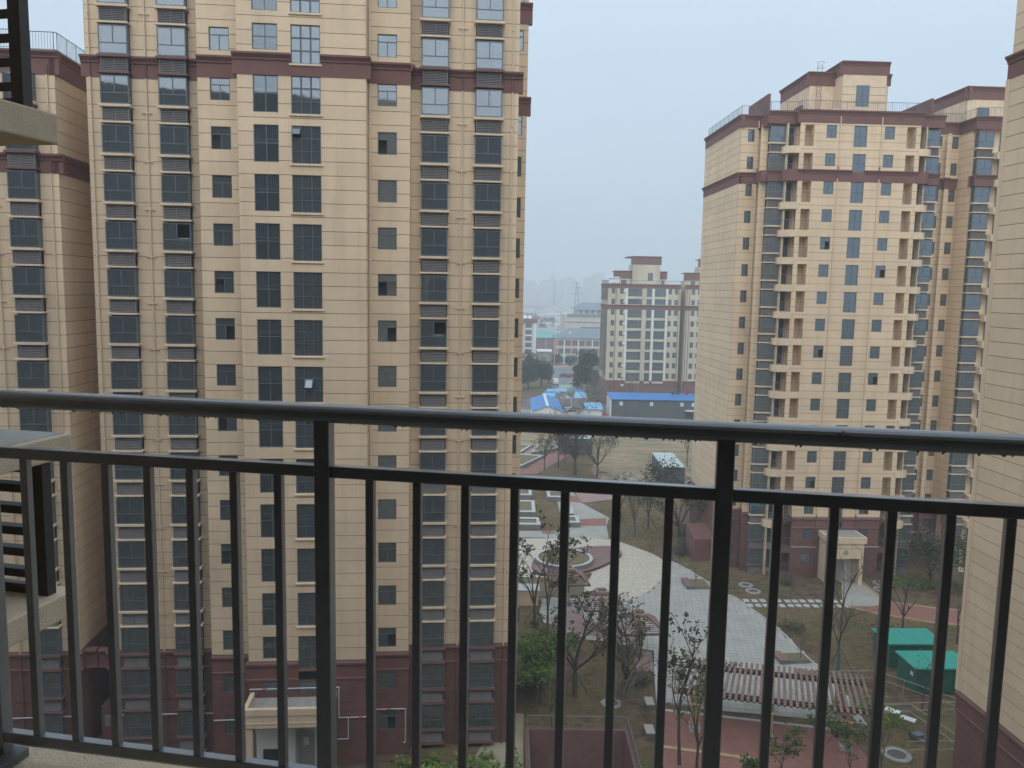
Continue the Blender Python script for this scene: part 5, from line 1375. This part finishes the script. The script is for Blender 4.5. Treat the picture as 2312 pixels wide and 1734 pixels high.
# ------------------------------------------------------------------ beyond the garden: sheds, market, school, far town
BLUE = mat('blue_steel_roof', (.045, .20, .50), .5, var=.08, scale=.5)
BLUEP = mat('pale_blue_roof', (.20, .42, .62), .5, var=.08, scale=.5)
SHED = mat('slate_cladding', (.075, .090, .095), .7, var=.12, scale=.35, stretch=(3, 1, .4))
WALLG = mat('site_wall_grey', (.24, .225, .215), .95, var=.2, scale=.5)
ASPH = mat('asphalt', (.155, .165, .175), .85, var=.15, scale=.4)
SLATE = mat('blue_slate', (.17, .21, .25), .7, var=.1, scale=.6)
ROSE = mat('rose_render', (.42, .26, .20), .9, var=.08, scale=.5)
PALEW = mat('pale_render', (.52, .50, .46), .9, var=.08, scale=.4)
def gable(name, lab, x0, x1, y0, y1, eave, ridge, wm, rm, ov=.3, cat='hut'):
    t = thing(name, lab, cat)
    xm = (x0 + x1) / 2
    mb = MB(); mb.box(x0, x1, y0, y1, 0, eave)
    for y in (y0, y1): mb.poly([(x0, y, eave), (x1, y, eave), (xm, y, ridge)])
    ob('wall', mb.data('wall', wm), t)
    k = (ridge - eave) / (xm - x0)
    for s_ in (-1, 1):
        xe = xm + s_ * (xm - x0 + ov); ze = ridge - k * (xm - x0 + ov)
        r_ = MB().poly([(xm, y0 - ov, ridge + .02), (xe, y0 - ov, ze + .02), (xe, y1 + ov, ze + .02), (xm, y1 + ov, ridge + .02)]) or None
        b_ = MB(); b_.poly([(xm, y0 - ov, ridge + .06), (xe, y0 - ov, ze + .06), (xe, y1 + ov, ze + .06), (xm, y1 + ov, ridge + .06)]); b_.poly([(xm, y0 - ov, ridge), (xm, y1 + ov, ridge), (xe, y1 + ov, ze), (xe, y0 - ov, ze)]); b_.poly([(xm, y0 - ov, ridge), (xe, y0 - ov, ze), (xe, y0 - ov, ze + .06), (xm, y0 - ov, ridge + .06)])
        ob('roof', b_.data('roof', rm), t)
    ob('ridge_cap', MB().box(xm - .35, xm + .35, y0 - ov - .02, y1 + ov, ridge + .03, ridge + .10).data('ridge_cap', GALV), t)
    return t
gable('site_hut', 'white site hut with bright blue gable roof beside the tall tower edge', 5.0, 11.8, 187, 209, 3.5, 4.7, WHITE, BLUE)
t = thing('small_hut', 'tiny white hut with pale blue mono-pitch roof left of the long shed', 'hut')
ob('wall', boxmesh('wall', 18.6, 22.4, 199.5, 204, 0, 2.3, WHITE), t); ob('roof', MB().extrude_x([(199, 2.3), (204.4, 3.3), (204.4, 3.4), (199, 2.4)], 18.3, 22.7).data('roof', BLUEP), t)
t = thing('red_tricycle', 'small red cargo tricycle parked between hut and shed', 'tricycle', (23.3, 199.6, 0))
ob('box', bevelled(MB().box(-.6, .6, -.7, .6, .5, 1.1).data('box', mat('red_paint', (.35, .03, .03), .5)), .05, 1), t); ob('cab', MB().box(-.4, .4, .6, 1.2, .3, 1.3).data('cab', mat('red_paint', (.35, .03, .03), .5)), t)
for x, y in ((-.55, -.3), (.55, -.3), (0, 1.3)): ob('wheel', MB().tube((x - .06, y, .3), (x + .06, y, .3), .3, n=12).data('wheel', LOUVD), t)
t = thing('long_shed', 'long dark grey shed with blue roof and a row of small windows', 'shed')
ob('wall', boxmesh('wall', 24.7, 62, 198.7, 206, 0, 5.0, SHED), t)
ob('gable_trim', MB().box(24.35, 24.68, 198.5, 206.3, 0, 5.15).data('gable_trim', GALV), t)
ob('roof', MB().extrude_x([(198.3, 5.02), (206.5, 5.75), (206.5, 5.85), (198.3, 5.12)], 24.3, 62.3).data('roof', BLUE), t)
SKYW = mat('painted_lit_pane', (.50, .66, .75), .3)  # pale blue painted on the panes that look lit, brightness in the colour
for i, cx in enumerate((1125, 1275, 1430, 1585, 1735, 1850)):
    px = 1150 + cx * .226; x = (px - 1156) / 1830 * 199.6
    w = ob('window', boxmesh('window', x - .42, x + .42, 198.6, 198.69, 3.55, 4.5, SKYW if i not in (1, 3) else GLASSO), t)
    ob('window_sill', boxmesh('window_sill', x - .5, x + .5, 198.5, 198.69, 3.45, 3.54, BLUE), w)
ob('porch_roof', boxmesh('porch_roof', 42.8, 48, 197, 198.7, 2.5, 2.7, GALV), t); ob('doorway', boxmesh('doorway', 43.2, 47.6, 198.55, 198.69, 0, 2.45, LOUVD), t)
sg = thing('roof_sign', 'red and dark sign characters standing on the roof of the long shed', 'sign')
for (x, m_, s_) in ((40.6, LOUVD, 0), (42.0, LOUVD, 1), (44.0, mat('red_paint', (.35, .03, .03), .5), 2), (46.2, mat('red_paint', (.35, .03, .03), .5), 3)):
    b_ = MB(); r_ = random.Random(s_)
    for k in range(5):
        a = r_.uniform(-.5, .5); z = 5.9 + r_.uniform(.0, .9)
        if k % 2: b_.box(x - .6, x + .6, 203, 203.1, z, z + .12)
        else: b_.box(x + a, x + a + .14, 203.1, 203.2, 5.85, 6.9)
    ob('character', b_.data('character', m_), sg)
# concrete panel wall along the site
sw_ = thing('site_wall', 'grey concrete panel wall along the far side of the site', 'wall')
def wallrun(x0, y0, x1, y1, h, parent):
    n_ = max(1, int(math.hypot(x1 - x0, y1 - y0) / 3)); d = Vector((x1 - x0, y1 - y0)); a = math.atan2(d.y, d.x); L = d.length / n_
    pm = cached(('wp', round(L, 2), h), lambda: MB().box(.06, L - .06, -.06, .06, 0, h).data('panel', WALLG)); po = cached(('wpo', h), lambda: MB().box(-.1, .1, -.12, .12, 0, h + .15).data('post', PALEW))
    for i in range(n_):
        p = (x0 + d.x * i / n_, y0 + d.y * i / n_, 0); ob('panel', pm, parent, p, a); ob('post', po, parent, p, a)
wallrun(-12, 213, 5, 213.5, 2.6, sw_); wallrun(12, 214, 20, 216, 3.0, sw_); wallrun(20, 216, 25, 208, 2.2, sw_)
sheet('site_yard', [(-15, 198.9), (24, 198.9), (24.2, 214), (-15, 213)], .022, mat('yard_gravel', (.33, .31, .28), 1, var=.2, scale=.5, bump=.4, bscale=4), th=.01)
t = thing('scrap_pile', 'heap of boards and dark scrap by the panel wall behind the huts', 'scrap heap', (15.5, 210.5, 0)); r_ = random.Random(8)
for i in range(14):
    o = ob('board', MB().box(-1, 1, -.25, .25, 0, .1).data('board', rnd.choice((WALLG, GALV, SHED))), t, (r_.gauss(0, 1.3), r_.gauss(0, .7), .1 + i * .08), r_.uniform(0, 3)); o.rotation_euler.x = r_.gauss(0, .15)
# market canopies
def tent(x, y, w, d, m_, lab, h=2.6, rz=0):
    t = thing('market_tent', lab, 'market tent', (x, y, 0), rz)
    ob('canopy', MB().extrude_x([(0, h - .5), (d * .5, h + .2), (d, h - .4), (d, h - .45), (d * .5, h + .15), (0, h - .55)], 0, w).data('canopy', m_), t)
    for a, b in ((.1, .1), (w - .1, .1), (.1, d - .1), (w - .1, d - .1)): ob('pole', cached(('tp', h), lambda: MB().tube((0, 0, 0), (0, 0, h - .4), .04, n=5).data('pole', GALV)), t, (a, b, 0))
for i, (x, y, w, d, m_, lab) in enumerate(((8.6, 225, 3.6, 3.4, BLUEP, 'blue market canopy in the left row, nearest'), (9.4, 229.5, 3.6, 3.6, BLUE, 'blue market canopy in the left row, second'), (10.2, 234.5, 3.6, 4.0, BLUEP, 'blue market canopy in the left row, third'), (13.2, 237, 3.0, 4.0, BLUEP, 'blue market canopy stepping right of the left row'), (14.5, 246, 4, 4, mat('pale_green_tarp', (.32, .42, .34), .7), 'faded green market canopy at the back'), (17.3, 222.5, 3.6, 4, BLUEP, 'blue market canopy in the right row, nearest'), (18, 228, 3.2, 4, BLUEP, 'blue market canopy in the right row, second'), (18.4, 234, 2.8, 4, BLUE, 'blue market canopy in the right row, farthest'), (14.0, 220.5, 3.4, 3, BLUEP, 'low blue tarpaulin in front of the market rows'))):
    tent(x, y, w, d, m_, lab, 2.6 if i != 8 else 1.9)
for i in range(9):
    r_ = random.Random(90 + i); x, y = r_.uniform(12.8, 17), r_.uniform(222, 242)
    x = 12.8 + (i * 1.9) % 4.2; y = 222 + i * 2.3
    t = thing('market_stall', 'small loaded stall between the blue market canopies, %s from the front' % ORD[i], 'market stall', (x, y, 0), r_.uniform(-.3, .3), 'stalls between the canopies')
    ob('table', MB().box(-.8, .8, -.5, .5, .7, .8).data('table', rnd.choice((PALEW, WALLG))), t); ob('goods', MB().box(-.6, .2, -.4, .3, .8, 1.2).box(.25, .7, -.3, .4, .8, 1.0).data('goods', rnd.choice((ROSE, WHITE, TANW, RED))), t)
# road with cars
sheet('road', [(12, 214), (20, 214), (20, 250), (23, 290), (25.4, 341), (16.4, 331), (14, 279), (12, 250)], .018, ASPH, th=.01)
sheet('pavement', [(16.5, 331), (27, 342), (34, 347), (18, 347)], .03, TANW, th=.02)
def car(x, y, rz, m_, lab, kind='car'):
    t = thing('parked_' + kind, lab, kind, (x, y, .02), rz)
    h = 1.95 if kind == 'van' else 1.45
    prof = [(-2.2, .3), (-2.2, .85), (-1.5, .95), (-.8, h), (1.2, h), (1.9, .95), (2.2, .85), (2.2, .3)] if kind == 'car' else [(-2.2, .3), (-2.2, 1.0), (-1.7, h), (2.1, h), (2.2, 1.8), (2.2, .3)]
    ob('body', bevelled(MB().extrude_x(prof, -.85, .85).data('body', m_), .06, 2), t)
    gy = [(-1.35, .98), (-.8, h - .1), (1.15, h - .1), (1.7, .98)]
    for x_ in (-.862, .862): ob('side_window', MB().poly([(x_, a, b) for a, b in gy]).data('side_window', GLASSO), t) if False else ob('side_window', MB().extrude_x(gy, x_ - .005, x_ + .005).data('side_window', GLASSO), t)
    for sx in (-.8, .8):
        for sy in (-1.35, 1.35): ob('wheel', cached('carwheel', lambda: MB().tube((-.1, 0, .32), (.1, 0, .32), .32, n=14).data('wheel', LOUVD)), t, (sx, sy, 0))
car(19.6, 297, 1.4, mat('dark_car', (.05, .06, .08), .3), 'dark parked car broadside on the grey road'); car(22.0, 296, 1.5, mat('red_paint', (.35, .03, .03), .5), 'red car end behind the dark car on the road')
car(14.6, 273, .1, WHITE, 'white van by the dark trees at the left of the road', 'van'); car(20.4, 268, 1.5, mat('silver_car', (.4, .42, .44), .35), 'silver car parked at the right side of the road')
# dark evergreens and bare willows
def big_tree(x, y, h, r_, seed, lab, leaf=LEVER, n_=5200):
    q = random.Random(seed); t = thing('evergreen_tree', lab, 'tree', (x, y, 0))
    tr = MB(); tr.tube((0, 0, 0), (0, 0, h * .35), .32, .22, n=8); lb = MB()
    blobs = []
    for i in range(16):
        a = q.uniform(0, 6.28); rr = r_ * q.uniform(.2, .75); z = h * q.uniform(.28, .82)
        c = Vector((math.cos(a) * rr * (1.15 - z / h * .6), math.sin(a) * rr * (1.15 - z / h * .6), z)); blobs.append((c, r_ * q.uniform(.3, .48)))
        tr.tube((0, 0, h * .3), tuple(c), .12, .03, n=5, cap=False)
    for i in range(n_):
        c, rr = q.choice(blobs); v = Vector((q.gauss(0, 1), q.gauss(0, 1), q.gauss(0, 1))).normalized() * rr * (q.random() ** .3)
        add_leaf(lb, c + v, q.uniform(.35, .75), q)
    ob('trunk', tr.data('trunk', BARK), t); ob('crown', lb.data('crown', leaf), t)
big_tree(5.2, 258, 12.6, 4.6, 101, 'large dark evergreen by the edge of the tall tower'); big_tree(9.6, 264, 10.5, 4.0, 102, 'dark evergreen right of the largest one, left of the road'); big_tree(12.4, 274, 6.0, 2.4, 103, 'low spreading evergreen at the left kerb of the road', n_=1800)
big_tree(23.6, 252, 15.0, 4.6, 104, 'tall dark evergreen in front of the distant cream block'); big_tree(21.3, 246, 10.0, 3.6, 105, 'lower dark evergreen right of the market'); big_tree(25.2, 240, 8.5, 3.4, 106, 'dark evergreen behind the bare willow', n_=3000); big_tree(1.5, 250, 10.5, 4, 107, 'dark evergreen half hidden behind the tall tower')
big_tree(18.6, 343, 5.5, 2.6, 108, 'hedge-like evergreen under the school windows, left', n_=1500); big_tree(25, 344, 4.5, 3.0, 109, 'hedge-like evergreen under the school windows, middle', n_=1500); big_tree(31, 344, 5.0, 3.0, 110, 'hedge-like evergreen under the school windows, right', n_=1500)
tree('willow', 'bare pale willow at the panel wall left of the long shed', 22.6, 211, 10.5, .2, .2, 111, 9, .42, None, 0, .2, .3, 3, bark=BARKG)
tree('willow', 'bare pale willow just left of the first one', 20.4, 213, 8.5, .2, .16, 112, 8, .45, None, 0, .2, .3, 3, bark=BARKG)
tree('willow', 'bare fan-shaped tree before the distant cream block', 31.5, 214, 12.5, .3, .16, 113, 8, .42, None, 0, .2, .3, 2, bark=BARKG)
# school with hipped slate roof
sc_ = thing('school_building', 'three-storey rose and white building with hipped slate roof beyond the trees', 'building', (0, 350, 0), R(1.5))
X0, X1, EV = 18.7, 60, 11.4
ob('wall', boxmesh('wall', X0, X1, 0, 14, 0, EV, ROSE), sc_)
for z0, z1 in ((3.3, 4.6), (6.9, 8.0), (10.4, 11.42)): ob('string_course', boxmesh('string_course', X0 - .1, X1, -.15, -.001, z0, z1, PALEW), sc_)
x = X0 + 1.4; k = 0
while x < X1 - 3:
    for z in (1.0, 4.7, 8.1):
        w = ob('window', boxmesh('window', 0, 1.9, -.12, -.001, 0, 2.15, GLASSO), sc_, (x, -.02, z))
        ob('mullion', boxmesh('mullion', .9, 1.0, -.15, -.121, 0, 2.15, PALEW), w)
    if k % 2 == 0: ob('white_pier', boxmesh('white_pier', x + 1.95, x + 2.6, -.2, -.001, 0, 10.4, WHITE), sc_)
    x += 2.75 if k % 2 == 0 else 3.3
    k += 1
rf = MB(); e = .9
a, b, c, d = (X0 - e, -e, EV), (X1, -e, EV), (X1, 14 + e, EV), (X0 - e, 14 + e, EV); r0_, r1_ = (X0 + 6.5, 7, EV + 4), (X1, 7, EV + 4)
rf.quad(a, b, r1_, r0_); rf.quad(c, d, r0_, r1_); rf.poly([d, a, r0_]); rf.quad(a, d, c, b)
ob('roof', rf.data('roof', SLATE), sc_); ob('roof_vent', MB().box(X0 + 6, X0 + 6.8, 2.6, 3.4, EV + 1.6, EV + 2.8).data('roof_vent', WHITE), sc_)
hb = thing('hall_building', 'long pale hall with slate roof standing behind the school', 'building', (0, 430, 0), R(1.5))
ob('wall', boxmesh('wall', 27.5, 80, 0, 30, 0, 19.3, PALEW), hb); ob('parapet', boxmesh('parapet', 28.5, 80, -.3, -.001, 18.2, 19.6, SLATE), hb); ob('string_course', boxmesh('string_course', 27.4, 80, -.2, -.001, 15.2, 15.6, SLATE), hb)
ob('glazed_strip', boxmesh('glazed_strip', 36, 80, -.15, -.001, 9.5, 12.8, GLASSO), hb)
ob('upper_wall', boxmesh('upper_wall', 35, 80, 8, 28, 19.3, 21.8, PALEW), hb)
for i in range(9): ob('clerestory', boxmesh('clerestory', 36 + i * 3.2, 37.3 + i * 3.2, 7.9, 7.99, 19.8, 21.4, GLASSO), hb)
rf = MB(); rf.quad((33, 6, 21.8), (82, 6, 21.8), (82, 18, 25.6), (38, 18, 25.6)); rf.poly([(33, 30, 21.8), (33, 6, 21.8), (38, 18, 25.6)]); rf.quad((82, 30, 21.8), (33, 30, 21.8), (38, 18, 25.6), (82, 18, 25.6))
ob('roof', rf.data('roof', SLATE), hb)
# six-storey block peeping past the tall tower
sb = thing('apartment_block', 'small six-storey block with maroon eaves just right of the tall tower', 'apartment block', (0, 357, 0), R(1.5))
ob('wall', boxmesh('wall', -2, 10.0, 0, 12, 0, 17.5, PALEW), sb); ob('pier', boxmesh('pier', 9.0, 10.2, -.4, -.001, 0, 17.5, WHITE), sb); ob('eaves', boxmesh('eaves', -2.4, 10.8, -.7, 12.4, 17.5, 19.3, BROWN), sb)
for n in range(6):
    w = ob('window', boxmesh('window', 5.6, 8.2, -.1, -.001, 1 + n * 2.85, 2.9 + n * 2.85, GLASSO), sb); ob('floor_strip', boxmesh('floor_strip', 5.4, 8.4, -.25, -.001, 3.05 + n * 2.85, 3.5 + n * 2.85, WHITE), sb)
    ob('side_window', boxmesh('side_window', 10.0, 10.05, 4, 6, 1 + n * 2.85, 2.6 + n * 2.85, GLASSO), sb)
mbs = MB()
for i in range(2): mbs.extrude_x([(1, 19.3), (2, 20.6), (2.1, 20.5), (1.1, 19.3)], 4.6 + i * 2, 6.2 + i * 2)
ob('solar_panel', mbs.data('solar_panel', GALV), sb)
tb = thing('low_hall', 'low dusky building with teal roof between the small block and the school', 'building', (0, 400, 0))
ob('wall', boxmesh('wall', 11.5, 22, 0, 12, 0, 8.5, mat('dusky_brick', (.21, .14, .14), .9)), tb); ob('roof', MB().extrude_x([(-.5, 8.5), (6, 11), (12.5, 8.5)], 11, 22.6).data('roof', mat('teal_roof', (.10, .34, .31), .6)), tb)
gh = thing('gatehouse', 'grey flat-roofed gatehouse with white parapet at the end of the road', 'building', (0, 332, 0))
ob('wall', boxmesh('wall', 10.5, 15.6, 0, 7, 0, 6.6, WALLG), gh); ob('parapet', boxmesh('parapet', 10, 16.2, -.5, 7.5, 6.6, 7.2, WHITE), gh); ob('window', boxmesh('window', 11.6, 13.6, -.1, -.001, 2, 4.6, GLASSO), gh)
for (x, y, h, lab) in ((14.1, 345, 12.5, 'tall pale street lamp pole beside the gatehouse'), (17.6, 338, 16, 'slim utility pole at the corner of the school'), (30, 352, 9, 'street lamp pole before the school front')):
    t = thing('street_lamp', lab, 'street lamp', (x, y, 0)); ob('pole', MB().tube((0, 0, 0), (0, 0, h), .13, .08, n=7).data('pole', GALV), t); ob('lamp_head', MB().box(-.2, 1.6, -.12, .12, h - .1, h + .08).data('lamp_head', WHITE), t)
# far town in the haze
r_ = random.Random(21)
FARW = mat('far_white', (.62, .62, .62), .9, rand=.12)
FARB = mat('far_grey', (.35, .36, .37), .9, rand=.2)
def far_house(x, y, w, d, h, i):
    t = tag(thing('village_house', 'pale low house in the misty plain, one of the scattered houses', 'house', (x, y, 0), r_.uniform(-.3, .3), 'houses scattered in the misty plain'))
    ob('wall', boxmesh('wall', 0, w, 0, d, 0, h, FARW), t); ob('roof', MB().extrude_x([(-.4, h), (d / 2, h + 2.2), (d + .4, h)], -.4, w + .4).data('roof', FARB), t)
    for k in range(max(1, int(w / 4))): ob('window', boxmesh('window', 1 + k * 4, 2.6 + k * 4, -.1, -.001, h * .4, h * .7, GLASSO), t)
for i in range(46):
    y = r_.choice((r_.uniform(470, 640), r_.uniform(620, 980), r_.uniform(850, 1250)))
    x = y * r_.uniform(-.01, .115); far_house(x, y, r_.uniform(8, 16), r_.uniform(8, 11), r_.uniform(3.5, 9), i)
dm_ = thing('dome_hall', 'white barrel-roofed hall in the plain behind the small block', 'hall', (13, 480, 0))
ob('vault', MB().extrude_x([(6 * math.cos(math.pi * k / 10), 6.5 * math.sin(math.pi * k / 10)) for k in range(11)], 0, 12).data('vault', WHITE), dm_)
for i in range(60):
    y = r_.uniform(430, 1000); x = y * r_.uniform(-.01, .12)
    q = random.Random(300 + i); t = thing('plain_tree', 'hazy tree among the scattered far houses', 'tree', (x, y, 0), 0, 'trees on the misty plain')
    h = q.uniform(5, 9); lb = MB()
    for k in range(160):
        v = Vector((q.gauss(0, 1), q.gauss(0, 1), q.gauss(0, 1))).normalized() * (q.random() ** .4); add_leaf(lb, (v.x * h * .42, v.y * h * .42, h * .58 + v.z * h * .4), 1.5, q)
    ob('trunk', MB().tube((0, 0, 0), (0, 0, h * .5), .2, .1, n=5).data('trunk', BARK), t); ob('crown', lb.data('crown', LEVER), t)
for i, (px, y, w, h) in enumerate(((1232, 1900, 38, 54), (1244, 1950, 14, 62), (1268, 1900, 50, 56), (1282, 1850, 30, 62), (1305, 2000, 50, 42), (1330, 1950, 36, 66), (1345, 1900, 30, 72), (1205, 2000, 70, 40), (1370, 2000, 60, 60), (1188, 1900, 36, 52))):
    t = thing('tower_block', ('ghostly slim tower with spire rising out of the mist' if i == 1 else ''), 'tower', ((px - 1156) / 1830 * y, y, 0)) if i == 1 else thing('tower_block', 'faint tower block dissolving in the mist, %s from the left on the skyline' % ORD[sorted((1232, 1244, 1268, 1282, 1305, 1330, 1345, 1205, 1370, 1188)).index(px)], 'tower', ((px - 1156) / 1830 * y, y, 0), 0, 'tower blocks in the mist')
    ob('block', MB().box(-w / 2, w / 2, 0, 20, 0, h).data('block', FARB), t); ob('crown', MB().box(-w / 3, w / 3, 3, 17, h, h + 4).data('crown', FARB), t)
    if i == 1: ob('spire', MB().tube((0, 10, h + 4), (0, 10, h + 22), 2.6, .2, n=6).data('spire', FARB), t)
py_ = thing('pylon', 'lattice power pylon standing in the mist left of the cream block', 'pylon', ((1298 - 1156) / 1830 * 700, 700, 0))
mb = MB()
for sx, sy in ((1, 1), (1, -1), (-1, 1), (-1, -1)): mb.tube((sx * 3, sy * 3, 0), (sx * .5, sy * .5, 40), .25, .15, n=4)
for k in range(9):
    z0, z1 = k * 4.4, (k + 1) * 4.4; s0, s1 = 3 - 2.5 * z0 / 40, 3 - 2.5 * z1 / 40
    mb.tube((-s0, -s0, z0), (s1, -s1, z1), .1, n=4); mb.tube((s0, -s0, z0), (-s1, -s1, z1), .1, n=4)
ob('lattice', mb.data('lattice', ALU), py_)
for z, w in ((30, 5), (35, 4), (39, 3)): ob('cross_arm', MB().tube((-w, 0, z), (w, 0, z), .2, n=4).data('cross_arm', ALU), py_)
# ------------------------------------------------------------------ mist
hz = MB(); hz.box(-3450, 3450, -3450, 6900, -5.2, 88)
hm = bpy.data.materials.new('mist'); hm.use_nodes = True
n_, l_ = hm.node_tree.nodes, hm.node_tree.links; n_.clear()
pv_ = n_.new('ShaderNodeVolumePrincipled'); pv_.inputs['Density'].default_value = .00095; pv_.inputs['Color'].default_value = (.86, .945, 1.0, 1); pv_.inputs['Anisotropy'].default_value = .0
ou = n_.new('ShaderNodeOutputMaterial'); l_.new(pv_.outputs[0], ou.inputs['Volume'])
tag(ob('haze', hz.data('haze', hm)), kind='stuff')
